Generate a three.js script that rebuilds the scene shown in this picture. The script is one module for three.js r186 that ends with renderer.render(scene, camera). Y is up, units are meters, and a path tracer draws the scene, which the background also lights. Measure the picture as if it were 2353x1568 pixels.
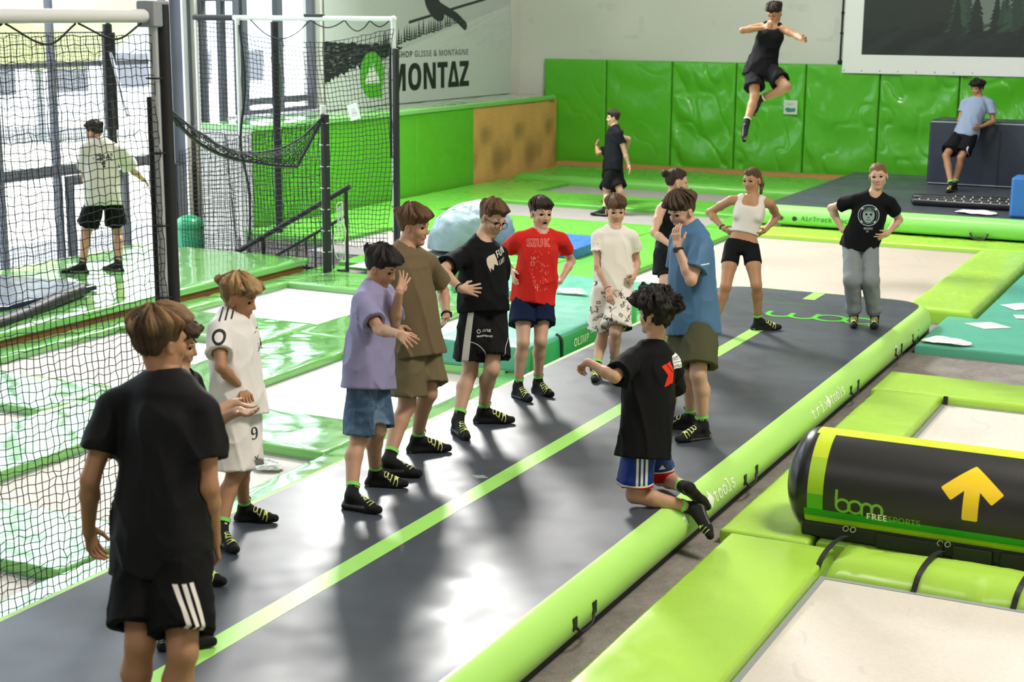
import * as THREE from 'three';
import { RoundedBoxGeometry } from 'three/addons/geometries/RoundedBoxGeometry.js';
import { mergeGeometries } from 'three/addons/utils/BufferGeometryUtils.js';
import { RectAreaLightUniformsLib } from 'three/addons/lights/RectAreaLightUniformsLib.js';

// ---------- camera, sky, lamps, exposure ----------
const scene = new THREE.Scene();
const renderer = new THREE.WebGLRenderer({ antialias: true });
renderer.toneMapping = THREE.LinearToneMapping;
renderer.toneMappingExposure = 0.56;
renderer.shadowMap.enabled = true;
RectAreaLightUniformsLib.init();
const camera = new THREE.PerspectiveCamera(2 * Math.atan(784 / 3500) * 180 / Math.PI, 2353 / 1568, 0.05, 400);
camera.position.set(0, 3.2, 0);
camera.rotation.set(-12.1 * Math.PI / 180, 26.4 * Math.PI / 180, 0.42 * Math.PI / 180, 'YXZ');
camera.focus = 11; camera.userData.fStop = 3.5;
scene.background = new THREE.Color(0.79, 0.91, 1.0);
scene.backgroundIntensity = 8;
const sun = new THREE.DirectionalLight(0xfff4e4, 30); sun.position.set(-40 + 7, 18, -20 + 5); sun.target.position.set(-40, 0, -20); sun.castShadow = true; sun.shadow.camera.left = sun.shadow.camera.bottom = -50; sun.shadow.camera.right = sun.shadow.camera.top = 50; sun.shadow.camera.far = 120; scene.add(sun, sun.target); // high sun over the street, behind the hall
// lamps: place, aim, width, height, intensity, colour
const LAMPS = [
  [[-12.3, 8.3, -21.2], [-4.5, 0.3, -9], 1.8, 1.8, 400, [1, 0.985, 0.95]],
  [[1.5, 9.2, -9], [1.0, 0, -9], 2.0, 2.4, 110, [1, 0.92, 0.82]],
  [[-6, 9.2, -19], [-8.5, 1, -27], 2.0, 2.4, 60, [1, 0.96, 0.9]],  // unseen fill lamp, added to brighten the rear wall and banner
  [[-4.5, 9.2, 1.5], [-4.5, 0, -2], 2.0, 2.4, 22, [1, 0.95, 0.88]],  // unseen lamp added above the viewer as mild fill
];

// ---------- small helpers ----------
const V = (x, y, z) => new THREE.Vector3(x, y, z);
let seed = 7; const rnd = () => { seed = (seed * 1664525 + 1013904223) >>> 0; return seed / 4294967296; };
const hash = (x, y, z) => { let h = (x * 374761393 + y * 668265263 + z * 2147483647 + 1274126177) | 0; h = Math.imul(h ^ (h >>> 13), 1274126177); h ^= h >>> 16; return (h >>> 0) / 4294967296; };
const sm = t => t * t * (3 - 2 * t);
function noise(x, y, z) {
  const X = Math.floor(x), Y = Math.floor(y), Z = Math.floor(z), u = sm(x - X), v = sm(y - Y), w = sm(z - Z);
  const L = (a, b, t) => a + (b - a) * t;
  return L(L(L(hash(X, Y, Z), hash(X + 1, Y, Z), u), L(hash(X, Y + 1, Z), hash(X + 1, Y + 1, Z), u), v),
    L(L(hash(X, Y, Z + 1), hash(X + 1, Y, Z + 1), u), L(hash(X, Y + 1, Z + 1), hash(X + 1, Y + 1, Z + 1), u), v), w);
}
const fbm = (x, y, z) => 0.6 * noise(x, y, z) + 0.28 * noise(x * 2.1, y * 2.1, z * 2.1) + 0.12 * noise(x * 4.3, y * 4.3, z * 4.3);
const clamp = (x, a, b) => x < a ? a : x > b ? b : x;
const used = {};
const numbered = n => { used[n] = (used[n] ?? -1) + 1; return used[n] ? n + '_' + String(used[n]).padStart(3, '0') : n; };
function tag(o, label, category, group, kind) { o.userData = { label, category }; if (group) o.userData.group = group; if (kind) o.userData.kind = kind; return o; }
function thing(name, label, category, p = [0, 0, 0], group) { const g = new THREE.Group(); g.name = numbered(name); g.position.set(...p); scene.add(g); return tag(g, label, category, group); }
function mesh(name, geo, mat, parent, label) {
  const m = new THREE.Mesh(geo, mat); m.name = parent ? name : numbered(name); m.castShadow = m.receiveShadow = true; (parent || scene).add(m);
  if (label && parent) m.userData.label = label; return m;
}
function struct(name, geo, mat, label, category) { const m = mesh(name, geo, mat); tag(m, label, category); m.userData.kind = 'structure'; return m; }
const box = (x0, x1, y0, y1, z0, z1) => { const g = new THREE.BoxGeometry(x1 - x0, y1 - y0, z1 - z0); g.translate((x0 + x1) / 2, (y0 + y1) / 2, (z0 + z1) / 2); return uvBox(g); };
const rbox = (x0, x1, y0, y1, z0, z1, r = 0.02) => { const g = new RoundedBoxGeometry(Math.abs(x1 - x0), Math.abs(y1 - y0), Math.abs(z1 - z0), 3, r); g.translate((x0 + x1) / 2, (y0 + y1) / 2, (z0 + z1) / 2); return uvBox(g); };
function uvBox(g) { // uv in metres along each face
  const p = g.attributes.position, n = g.attributes.normal, uv = new Float32Array(p.count * 2);
  for (let i = 0; i < p.count; i++) {
    const ax = Math.abs(n.getX(i)), ay = Math.abs(n.getY(i)), az = Math.abs(n.getZ(i));
    if (ay >= ax && ay >= az) { uv[2 * i] = p.getX(i); uv[2 * i + 1] = p.getZ(i); } else if (ax >= az) { uv[2 * i] = p.getZ(i); uv[2 * i + 1] = p.getY(i); } else { uv[2 * i] = p.getX(i); uv[2 * i + 1] = p.getY(i); }
  }
  g.setAttribute('uv', new THREE.BufferAttribute(uv, 2)); return g;
}
function tube(pts, r, seg = 8, n) { const c = pts.length > 2 ? new THREE.CatmullRomCurve3(pts.map(p => p.isVector3 ? p : V(...p))) : new THREE.LineCurve3(...pts.map(p => p.isVector3 ? p : V(...p))); return new THREE.TubeGeometry(c, n || (pts.length > 2 ? pts.length * 5 : 1), r, seg, false); }
function rod(a, b, r, seg = 10) { // capped cylinder between two points
  const A = a.isVector3 ? a : V(...a), B = b.isVector3 ? b : V(...b), d = B.clone().sub(A), g = new THREE.CylinderGeometry(r, r, d.length(), seg);
  g.applyQuaternion(new THREE.Quaternion().setFromUnitVectors(V(0, 1, 0), d.clone().normalize())); const c = A.add(B).multiplyScalar(0.5); g.translate(c.x, c.y, c.z); return g;
}
// ---------- textures ----------
function dataTex(n, f, srgb) {
  const d = new Uint8Array(n * n * 4);
  for (let j = 0; j < n; j++) for (let i = 0; i < n; i++) { const c = f(i / n, j / n), k = 4 * (j * n + i); d[k] = clamp(c[0] * 255, 0, 255); d[k + 1] = clamp(c[1] * 255, 0, 255); d[k + 2] = clamp(c[2] * 255, 0, 255); d[k + 3] = 255; }
  const t = new THREE.DataTexture(d, n, n); t.wrapS = t.wrapT = THREE.RepeatWrapping; t.magFilter = THREE.LinearFilter; if (srgb) t.colorSpace = THREE.SRGBColorSpace; t.needsUpdate = true; return t;
}
const tileNoise = (u, v, f, o = 0) => { // noise that repeats across the tile
  const X = u * f, Y = v * f, x = Math.floor(X), y = Math.floor(Y), a = sm(X - x), b = sm(Y - y), h = (i, j) => hash(((i % f) + f) % f, ((j % f) + f) % f, o + f);
  return (h(x, y) * (1 - a) + h(x + 1, y) * a) * (1 - b) + (h(x, y + 1) * (1 - a) + h(x + 1, y + 1) * a) * b;
};
const rep = (t, s) => { const c = t.clone(); c.repeat.set(s, s); c.needsUpdate = true; return c; };
function canvasTex(w, h, draw) { const c = document.createElement('canvas'); c.width = w; c.height = h; const g = c.getContext('2d'); draw(g, w, h); const t = new THREE.CanvasTexture(c); t.colorSpace = THREE.SRGBColorSpace; t.anisotropy = 4; return t; }
const vinylBump = dataTex(256, (u, v) => { const a = 0.55 * tileNoise(u, v, 3) + 0.3 * tileNoise(u, v, 7, 3) + 0.15 * tileNoise(u, v, 17, 5); return [a, a, a]; });
const vinylRough = dataTex(256, (u, v) => { const a = 0.55 + 0.45 * (0.5 * tileNoise(u, v, 5, 9) + 0.5 * tileNoise(u, v, 19, 2)); return [a, a, a]; });
const grainBump = dataTex(256, (u, v) => { const a = 0.5 * tileNoise(u, v, 64) + 0.5 * tileNoise(u, v, 128, 4); return [a, a, a]; });
const carpetMap = dataTex(512, (u, v) => { const a = 0.78 + 0.16 * tileNoise(u, v, 6) + 0.1 * tileNoise(u, v, 31, 2) + 0.14 * (tileNoise(u, v, 200, 6) - 0.5); return [a, a * 0.985, a * 0.97]; }, true);
const bedMap = dataTex(512, (u, v) => { const s = tileNoise(u, v, 9, 3), w = Math.abs(tileNoise(u * 1, v, 5, 8) - 0.5) < 0.012 ? 0.035 : 0; const a = 0.95 - 0.07 * Math.max(0, s - 0.55) - w * (tileNoise(u, v, 21, 1) > 0.6 ? 1 : 0) + 0.03 * (tileNoise(u, v, 160, 1) - 0.5); return [a, a * 0.985, a * 0.965]; }, true);
const wallMap = dataTex(512, (u, v) => { const s = tileNoise(u, v, 4, 1), st = tileNoise(u * 1, v, 13, 7) > 0.86 ? 0.05 : 0; const a = 0.93 + 0.06 * (s - 0.5) - st * tileNoise(u, v, 40, 3); return [a, a, a * 0.985]; }, true);
const woodMap = dataTex(512, (u, v) => { const g = tileNoise(u, v, 4, 1) * 0.5 + tileNoise(u * 0.999, v * 12 % 1, 16, 2) * 0.35, y = tileNoise(u, v, 3, 5); const a = 0.86 + 0.2 * (g - 0.4) - 0.5 * Math.max(0, y - 0.6); return [a, a * 0.8, a * 0.52]; }, true);
const smudge = dataTex(512, (u, v) => { const a = 0.9 + 0.18 * (0.6 * tileNoise(u, v, 5, 3) + 0.4 * tileNoise(u, v, 23, 4) - 0.5); const sc = Math.abs(tileNoise(u, v, 11, 12) - 0.5) < 0.006 && tileNoise(u, v, 6, 2) > 0.6 ? 0.05 : 0; return [a + sc, a + sc, a + sc]; }, true);
// ---------- materials ----------
const col = (r, g, b) => new THREE.Color().setRGB(r, g, b);
const std = (c, o = {}) => new THREE.MeshStandardMaterial({ color: c.isColor ? c : new THREE.Color(c), roughness: 0.7, ...o });
const vinyl = (c, rough = 0.24, bump = 0.012, rp = 0.8, coat = 0) => new THREE.MeshPhysicalMaterial({ color: c, clearcoat: coat, clearcoatRoughness: 0.08, roughness: rough * 1.35, roughnessMap: rep(vinylRough, rp), bumpMap: rep(vinylBump, rp), bumpScale: bump });
const M = {
  lime: vinyl(col(0.4, 0.66, 0.08), 0.24, 0.005, 0.6),
  green: vinyl(col(0.22, 0.58, 0.15), 0.1, 0.022, 0.55, 1),
  midGreen: vinyl(col(0.12, 0.43, 0.045), 0.3, 0.015, 0.5),
  wallGreen: vinyl(col(0.09, 0.44, 0.022), 0.2, 0.014, 0.7),
  boxGreen: vinyl(col(0.11, 0.46, 0.02), 0.5, 0.004, 0.5),
  teal: vinyl(col(0.1, 0.42, 0.3), 0.33, 0.008, 0.6),
  tealSide: vinyl(col(0.02, 0.34, 0.15), 0.4, 0.008, 0.6),
  trackTop: new THREE.MeshPhysicalMaterial({ color: col(0.062, 0.072, 0.094), map: rep(smudge, 0.35), roughness: 0.56, roughnessMap: rep(vinylRough, 0.4), bumpMap: rep(vinylBump, 0.5), bumpScale: 0.0012 }),
  trackTube: vinyl(col(0.45, 0.8, 0.17), 0.36, 0.002, 0.4),
  farTube: vinyl(col(0.25, 0.64, 0.15), 0.36, 0.002, 0.4),
  stripe: std(col(0.36, 0.76, 0.14), { roughness: 0.42 }),
  black: std(col(0.012, 0.012, 0.014), { roughness: 0.55 }),
  blackVinyl: vinyl(col(0.012, 0.013, 0.016), 0.3, 0.006, 0.8),
  navyVinyl: vinyl(col(0.025, 0.028, 0.07), 0.25, 0.006, 0.8),
  darkMat: vinyl(col(0.022, 0.028, 0.05), 0.4, 0.004, 0.8),
  blueVinyl: vinyl(col(0.03, 0.15, 0.5), 0.3, 0.006, 0.8),
  paleBlue: vinyl(col(0.27, 0.36, 0.42), 0.6, 0.02, 1.5),
  bed: new THREE.MeshStandardMaterial({ color: col(0.74, 0.7, 0.665), map: rep(bedMap, 0.45), roughness: 0.65, bumpMap: rep(grainBump, 4), bumpScale: 0.001 }),
  bedGrey: new THREE.MeshStandardMaterial({ color: col(0.34, 0.33, 0.325), map: rep(bedMap, 0.45), roughness: 0.75 }),
  bedBeige: new THREE.MeshStandardMaterial({ color: col(0.54, 0.475, 0.42), map: rep(bedMap, 0.3), roughness: 0.7 }),
  carpet: new THREE.MeshStandardMaterial({ color: col(0.3, 0.275, 0.265), map: rep(carpetMap, 0.8), roughness: 0.95, bumpMap: rep(grainBump, 3), bumpScale: 0.003 }),
  wall: new THREE.MeshStandardMaterial({ color: col(0.72, 0.71, 0.69), map: rep(wallMap, 0.25), roughness: 0.9 }),
  wallWhite: new THREE.MeshStandardMaterial({ color: col(0.8, 0.79, 0.77), map: rep(wallMap, 0.4), roughness: 0.9 }),
  ceiling: std(col(0.5, 0.5, 0.5), { roughness: 0.9 }),
  steel: std(col(0.62, 0.64, 0.66), { roughness: 0.35, metalness: 0.6 }),
  whitePipe: std(col(0.75, 0.76, 0.76), { roughness: 0.4 }),
  frame: std(col(0.08, 0.09, 0.11), { roughness: 0.5 }),
  frameGrey: std(col(0.3, 0.32, 0.35), { roughness: 0.5 }),
  ply: new THREE.MeshStandardMaterial({ color: col(0.95, 0.85, 0.7), map: rep(woodMap, 0.7), roughness: 0.7 }),
  plyEdge: std(col(0.5, 0.24, 0.08), { roughness: 0.8 }),
  cord: std(col(0.012, 0.016, 0.022), { roughness: 0.8 }),
  whiteCord: std(col(0.8, 0.82, 0.8), { roughness: 0.8 }),
  white: std(col(0.82, 0.82, 0.81), { roughness: 0.7 }),
  cloth: std(col(0.66, 0.66, 0.65), { roughness: 0.95 }),
  glass: new THREE.MeshPhysicalMaterial({ color: 0xffffff, roughness: 0, transmission: 1, thickness: 0, ior: 1.45 }),
  asphalt: std(col(0.45, 0.45, 0.45), { roughness: 0.95 }),
  hedge: std(col(0.42, 0.48, 0.24), { roughness: 1 }),
  facade: std(col(0.6, 0.64, 0.7), { roughness: 0.9 }),
};

// ---------- cushions: boxes with soft edges and a wrinkled skin ----------
function padGeo(x0, x1, z0, z1, y0, y1, wr = 0.006, r = 0.025, st = 0.1, fr = 3.2) {
  const list = (a, b) => {
    const o = [[a, y1 - y0], [a, r], [a + 0.3 * r, 0.3 * r], [a + r, 0]], n = Math.max(1, Math.round((b - a - 2 * r) / st));
    for (let i = 1; i < n; i++) o.push([a + r + (b - a - 2 * r) * i / n, 0]);
    o.push([b - r, 0], [b - 0.3 * r, 0.3 * r], [b, r], [b, y1 - y0]); return o;
  };
  const X = list(x0, x1), Z = list(z0, z1), pos = [], uv = [], idx = [], sx = hash(Math.round(x0 * 50), Math.round(z0 * 50), 3) * 40;
  for (let j = 0; j < Z.length; j++) for (let i = 0; i < X.length; i++) {
    const x = X[i][0], z = Z[j][0], drop = Math.max(X[i][1], Z[j][1]); let y = y1 - drop;
    if (drop < r) { // tufts, creases and sagging of the cover
      const n = fbm(x * fr + sx, 1.7, z * fr), c = noise(x * fr * 0.9 + sx, 9.1, z * fr * 2.1), cr = Math.abs(c - 0.5);
      y += wr * (n - 0.5) * 2 - wr * 1.4 * Math.max(0, 1 - cr * 14) * (noise(x * 2 + sx, 4, z * 2) > 0.5 ? 1 : 0);
    }
    pos.push(x, y, z); uv.push(x, z);
  }
  const W = X.length;
  for (let j = 0; j < Z.length - 1; j++) for (let i = 0; i < W - 1; i++) { const a = j * W + i; idx.push(a, a + W, a + 1, a + 1, a + W, a + W + 1); }
  const g = new THREE.BufferGeometry(); g.setAttribute('position', new THREE.Float32BufferAttribute(pos, 3)); g.setAttribute('uv', new THREE.Float32BufferAttribute(uv, 2)); g.setIndex(idx); g.computeVertexNormals(); return g;
}
function pad(label, x0, x1, z0, z1, mat = M.green, o = {}) {
  const { y0 = 0, y1 = 0.1, wr = 0.006, r = 0.025, st = 0.08, name = 'safety_pad', cat = 'pad', group, gap = 0.006, fr } = o;
  const m = mesh(name, padGeo(x0 + gap, x1 - gap, z0 + gap, z1 - gap, y0, y1, wr, r, st, fr), mat); return tag(m, label, cat, group);
}
function bed(label, x0, x1, z0, z1, mat = M.bed, group) {
  const g = thing('trampoline', label, 'trampoline', [(x0 + x1) / 2, 0, (z0 + z1) / 2], group), cx = (x0 + x1) / 2, cz = (z0 + z1) / 2;
  const jm = mesh('jump_mat', rbox(x0 - cx, x1 - cx, 0.004, 0.03, z0 - cz, z1 - cz, 0.008), mat, g);
  const s = 0.035, bar = (a, b, c, d) => mesh('edge_tape', box(a - cx, b - cx, 0.002, 0.0335, c - cz, d - cz), M.frameGrey, jm, 'grey edge tape');
  bar(x0, x0 + s, z0, z1); bar(x1 - s, x1, z0, z1); bar(x0 + s, x1 - s, z0, z0 + s); bar(x0 + s, x1 - s, z1 - s, z1);
}
// ---------- shell of the hall ----------
struct('floor', mergeGeometries([box(-13.35, 10, -0.95, 0, -15.85, 9), box(-13.35, 10, -0.95, 0, -29.3, -17.9), box(-10.65, 10, -0.95, 0, -17.9, -15.85)]), M.carpet, 'grey carpet floor of the raised deck', 'floor');
struct('floor_lower', box(-15.9, -10.65, -1.1, -0.95, -29.3, 9), M.wallWhite, 'pale lower floor along the glazed wall', 'floor');
const wallBack = struct('wall_back', box(-16, 10.3, -1.1, 10.2, -29.7, -29.3), M.wall, 'plain grey-white rear wall above the green mats', 'wall');
mesh('corner_post', rbox(-14.62, -14.5, -0.9, 10, -29.3, -29.16, 0.01), M.wallWhite, wallBack);
struct('wall_right', box(10, 10.3, -1.1, 10.2, -29.7, 9.3), M.wall, 'plain right-hand wall of the hall', 'wall');
struct('wall_near', box(-16, 10.3, -1.1, 10.2, 9, 9.3), M.wall, 'plain wall behind the viewer', 'wall');
struct('ceiling', box(-16, 10.3, 10, 10.2, -29.7, 9.3), M.ceiling, 'grey hall ceiling', 'ceiling');
// left side: solid wall with the banner, a short return wall with a window, then the glazed front
struct('wall_left', mergeGeometries([box(-14.75, -14.4, -1.1, 10.2, -29.3, -21.75), box(-14.75, -14.4, -1.1, 1.6, -21.75, -19.6), box(-14.75, -14.4, 5.6, 10.2, -21.75, -19.6)]), M.wallWhite, 'white left wall carrying the mountain banner', 'wall');
struct('wall_return', mergeGeometries([box(-15.95, -14.4, -1.1, 1.44, -19.9, -19.6), box(-15.95, -14.4, 5.6, 10.2, -19.9, -19.6), box(-15.95, -15.32, 1.44, 5.6, -19.9, -19.6)]), M.wallWhite, 'short white return wall beside the glazed front', 'wall');
struct('wall_front', mergeGeometries([box(-15.95, -15.6, 9.4, 10.2, -19.6, 9), box(-15.95, -15.6, -1.1, 9.4, -3.1, 9)]), M.wallWhite, 'white wall above the tall glazed front', 'wall');
const pane = (al, fx, u0, u1, v0, v1) => { const g = new THREE.PlaneGeometry(u1 - u0, v1 - v0); if (al === 'z') g.rotateY(Math.PI / 2).translate(fx, (v0 + v1) / 2, (u0 + u1) / 2); else g.translate((u0 + u1) / 2, (v0 + v1) / 2, fx); return g; };
function glazing(name, label, along, fixed, a0, a1, y0, y1, ups, rails, w = 0.055) { // along 'z' at x = fixed, or along 'x' at z = fixed
  const g = thing(name, label, 'window'); g.userData.kind = 'structure';
  const B = (u0, u1, v0, v1, t) => along === 'z' ? box(fixed - t, fixed + t, v0, v1, u0, u1) : box(u0, u1, v0, v1, fixed - t, fixed + t);
  const U = [a0, ...ups, a1], R = [y0, ...rails.map(r => r[0]), y1];
  for (const u of U) mesh('mullion', B(u - w / 2, u + w / 2, y0, y1, 0.06), M.frame, g);
  for (const [y, h] of [[y0, w], ...rails, [y1, w]]) mesh('transom', B(a0, a1, y - h / 2, y + h / 2, 0.05), M.frame, g);
  for (let i = 0; i < U.length - 1; i++) for (let j = 0; j < R.length - 1; j++) mesh('pane', pane(along, fixed, U[i] + w / 2, U[i + 1] - w / 2, R[j] + 0.03, R[j + 1] - 0.03), M.glass, g);
  return g;
}
glazing('window_1', 'tall glazed front with dark frames looking out to the street', 'z', -15.72, -19.3, -3.1, -0.95, 9.4, [-16.82, -15.7, -14.3, -12.9, -11.5, -10.1, -8.7, -7.3, -5.9, -4.5], [[0.94, 0.15], [2.45, 0.07], [4.3, 0.07], [6.4, 0.07]]);
glazing('window_2', 'narrow window in the short white return wall', 'x', -19.74, -15.3, -14.5, 1.46, 5.6, [-14.92], [[3.4, 0.06]], 0.09);
glazing('window_3', 'window with thick dark mullions left of the mountain banner', 'z', -14.56, -21.72, -19.7, 1.62, 5.6, [-20.75], [[1.82, 0.1], [3.6, 0.07]], 0.13);
const sill = struct('trim_1', rbox(-14.45, -14.2, 1.585, 1.63, -21.75, -19.6, 0.01), M.frameGrey, 'grey sill under the window beside the banner', 'trim');
struct('trim_2', rbox(-15.3, -14.45, 1.42, 1.46, -19.6, -19.45, 0.01), M.frameGrey, 'grey sill of the return wall window', 'trim');
{ const p = thing('pillar', 'grey and black pillar ending the glazed front', 'pillar'); p.userData.kind = 'structure';
  mesh('shaft', rbox(-15.68, -15.4, -0.95, 9.4, -19.62, -19.42, 0.02), M.frame, p); mesh('downpipe', rod([-15.34, -0.9, -19.36], [-15.34, 9.4, -19.36], 0.045, 14), M.steel, p, 'bright metal downpipe');
  mesh('padding', rbox(-15.7, -15.38, -0.95, 0.85, -19.64, -19.36, 0.03), M.blackVinyl, p, 'black padding on the foot'); }
{ const d = thing('door_1', 'dark framed glass door leaf in the glazed front', 'door'); d.userData.kind = 'structure';
  for (const z of [-18.15, -16.95]) mesh('stile', rbox(-15.66, -15.58, -0.95, 0.86, z - 0.06, z + 0.06, 0.008), M.frame, d);
  mesh('top_rail', rbox(-15.66, -15.58, 0.72, 0.86, -18.09, -17.01, 0.008), M.frame, d); mesh('kick_plate', rbox(-15.66, -15.58, -0.95, -0.6, -18.09, -17.01, 0.008), M.frame, d);
  mesh('handle', rod([-15.52, -0.2, -17.1], [-15.52, 0.35, -17.1], 0.018), M.steel, d, 'steel bar handle'); }
{ const p = thing('window_post', 'tall black padded post behind the man at the glazing', 'post', [-13.12, 0, -15.05]);
  mesh('post', rod([0, 0.2, 0], [0, 3.05, 0], 0.06, 14), M.black, p); mesh('sleeve', rod([0, 1.75, 0], [0.02, 2.95, 0.01], 0.085, 14), M.blackVinyl, p); mesh('hanging_strap', tube([[0.05, 2.2, 0.04], [0.12, 1.9, 0.09], [0.1, 1.65, 0.07], [0.05, 1.55, 0.03]], 0.014, 6), M.black, p);
  mesh('brace', rod([0.02, 2.75, 0], [0.9, 2.0, 0.75], 0.02), M.frameGrey, p, 'thin diagonal brace'); }
{ const w = thing('waste_bin', 'rounded green bin at the foot of the glazed front', 'bin', [-15.05, -0.95, -18.95]); mesh('bin_body', new THREE.LatheGeometry([[0.001, 0], [0.2, 0], [0.24, 0.5], [0.235, 0.86], [0.001, 0.86]].map(q => new THREE.Vector2(...q)), 28), M.tealSide, w); mesh('lid', new THREE.SphereGeometry(0.245, 24, 12, 0, 6.284, 0, 1.571).scale(1, 0.8, 1).translate(0, 0.86, 0), M.tealSide, w); }
// outdoors
tag(mesh('street', box(-70, -15.95, -1.2, -1.0, -70, 40), M.asphalt), 'pale sunlit street outside the glazed front', 'street');
function blob(name, label, p, s, mat, cat, group) {
  const g = new THREE.IcosahedronGeometry(1, 5), a = g.attributes.position;
  for (let i = 0; i < a.count; i++) { const v = V().fromBufferAttribute(a, i), k = 0.72 + 0.5 * fbm(v.x * 2.4 + p[0], v.y * 2.4, v.z * 2.4 + p[2]) + 0.12 * noise(v.x * 11, v.y * 11, v.z * 11); a.setXYZ(i, v.x * s[0] * k, v.y * s[1] * k, v.z * s[2] * k); }
  g.computeVertexNormals(); const t = thing(name, label, cat, p, group); mesh('crown', g, mat, t); mesh('trunk', rod([0, -p[1] - 1, 0], [0, 0, 0], 0.14), M.frameGrey, t);
}
blob('street_tree', 'leafy tree outside at the far left of the glazing', [-33, 3.4, -28], [3.4, 2.6, 3.6], M.hedge, 'tree'); blob('street_tree', 'leafy tree outside seen above the man at the window', [-37, 3.8, -39], [3.6, 2.4, 3.4], M.hedge, 'tree');
{ const b = thing('street_building', 'pale blue-grey building across the street', 'building', [-46, -1, -48]); mesh('walls', box(-3, 3, 0, 3.6, -14, 24), M.facade, b); mesh('roof', box(-3.4, 3.4, 3.6, 3.9, -14.4, 24.4), M.frameGrey, b);
  for (let i = 0; i < 9; i++) mesh('window', box(3, 3.06, 1.1, 2.5, -12 + i * 4, -9.8 + i * 4), M.frame, b); }
// ceiling lamps, the last two being unseen fill lamps added for general brightness
LAMPS.forEach(([p, aim, w, l, I, c], i) => {
  const t = thing('ceiling_and_fill_lamp', ['square floodlight high up over the far left corner', 'square ceiling lamp over the right-hand trampolines', 'unseen fill lamp added to brighten the rear of the hall', 'unseen mild fill lamp added above the viewer'][i], 'lamp', p, 'lamps of the hall'); t.lookAt(...aim);
  mesh('housing', rbox(-w / 2 - 0.05, w / 2 + 0.05, -l / 2 - 0.05, l / 2 + 0.05, -0.14, -0.01, 0.02), M.white, t); mesh('lamp_panel', box(-w / 2, w / 2, -l / 2, l / 2, -0.012, 0.005), new THREE.MeshStandardMaterial({ color: 0xffffff, emissive: col(...c), emissiveIntensity: 2.5 }), t);
  const up = V(0, 1, 0).applyQuaternion(t.quaternion.clone().invert()); mesh('hanger', rod(V(0, 0, -0.1), V(0, 0, -0.1).addScaledVector(up, 10 - p[1]), 0.02, 8), M.black, t);
  const r = new THREE.RectAreaLight(col(...c), I, w, l); r.position.set(...p).add(V(...aim).sub(V(...p)).normalize().multiplyScalar(0.03)); r.lookAt(...aim); scene.add(r);
});
// ---------- trampolines and pads left of the air track ----------
const rows = [[-6.15, -4.2], [-8.85, -7.0], [-11.75, -9.72], [-14.66, -12.75]], colsX = [[-7.6, -5.9], [-10.23, -8.55]];
const ord = ['nearest', 'second', 'third', 'farthest'];
const colName = ['in the row beside the air track', 'in the row nearer the glazed front'];
rows.forEach(([z0, z1], j) => colsX.forEach(([x0, x1], i) => bed(`white trampoline ${colName[i]}, ${ord[j]} from the viewer`, x0, x1, z0, z1, M.bed, 'white trampolines left of the air track')));
const cuts = [-2.6, -6.55, -9.3, -12.3, -16.0];
[[-5.9, -5.5, 'squeezed left of the air track'], [-8.55, -7.6, 'between the two rows of white trampolines'], [-10.55, -10.23, 'along the raised platform by the glazed front']].forEach(([x0, x1, w], i) => {
  for (let j = 0; j < 4; j++) pad(`long glossy green pad ${w}, ${ord[j]} from the viewer`, x0, x1, cuts[j + 1], i === 2 && j === 3 ? cuts[j] : cuts[j], M.green, { group: 'long green pads left of the air track', wr: 0.011, gap: 0.004 });
});
const cross = [[-7.0, -6.15], [-9.72, -8.85], [-12.75, -11.75], [-15.6, -14.66]];
cross.forEach(([z0, z1], j) => colsX.forEach(([x0, x1], i) => pad(`short glossy green cross pad ${colName[i]}, ${ord[j]} from the viewer`, x0, x1, z0, z1, M.green, { group: 'green cross pads left of the air track', wr: 0.012, y1: 0.104, gap: 0.002 })));
// raised platform by the glazing
{ const p = thing('raised_platform', 'raised green vinyl platform with a wooden edge by the glazing', 'platform');
  mesh('deck_cover', padGeo(-13.2, -10.55, -15.6, -8.5, 0.16, 0.235, 0.005, 0.03, 0.1), M.green, p); mesh('wooden_base', box(-13.1, -10.62, 0, 0.165, -15.55, -8.5), M.plyEdge, p, 'bare orange-brown plywood edge'); }
{ const p = thing('dark_mat', 'dark glossy blue mat with a black foam edge bar on the platform', 'mat');
  mesh('cover', padGeo(-13.1, -11.3, -12.6, -8.6, 0.242, 0.3, 0.012, 0.03, 0.08), M.navyVinyl, p);
  mesh('edge_bar', tube([[-11.2, 0.3, -12.25], [-11.05, 0.3, -11.75], [-10.92, 0.27, -11.2], [-10.78, 0.26, -10.6], [-10.6, 0.26, -9.6]], 0.07, 12, 40), M.black, p, 'black foam edge bar');
  for (let i = 0; i < 3; i++) mesh('stud', new THREE.SphereGeometry(0.012, 8, 6).translate(-11.08 + i * 0.07, 0.345, -12.05 + i * 0.33), M.white, p, 'white stud'); }
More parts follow.
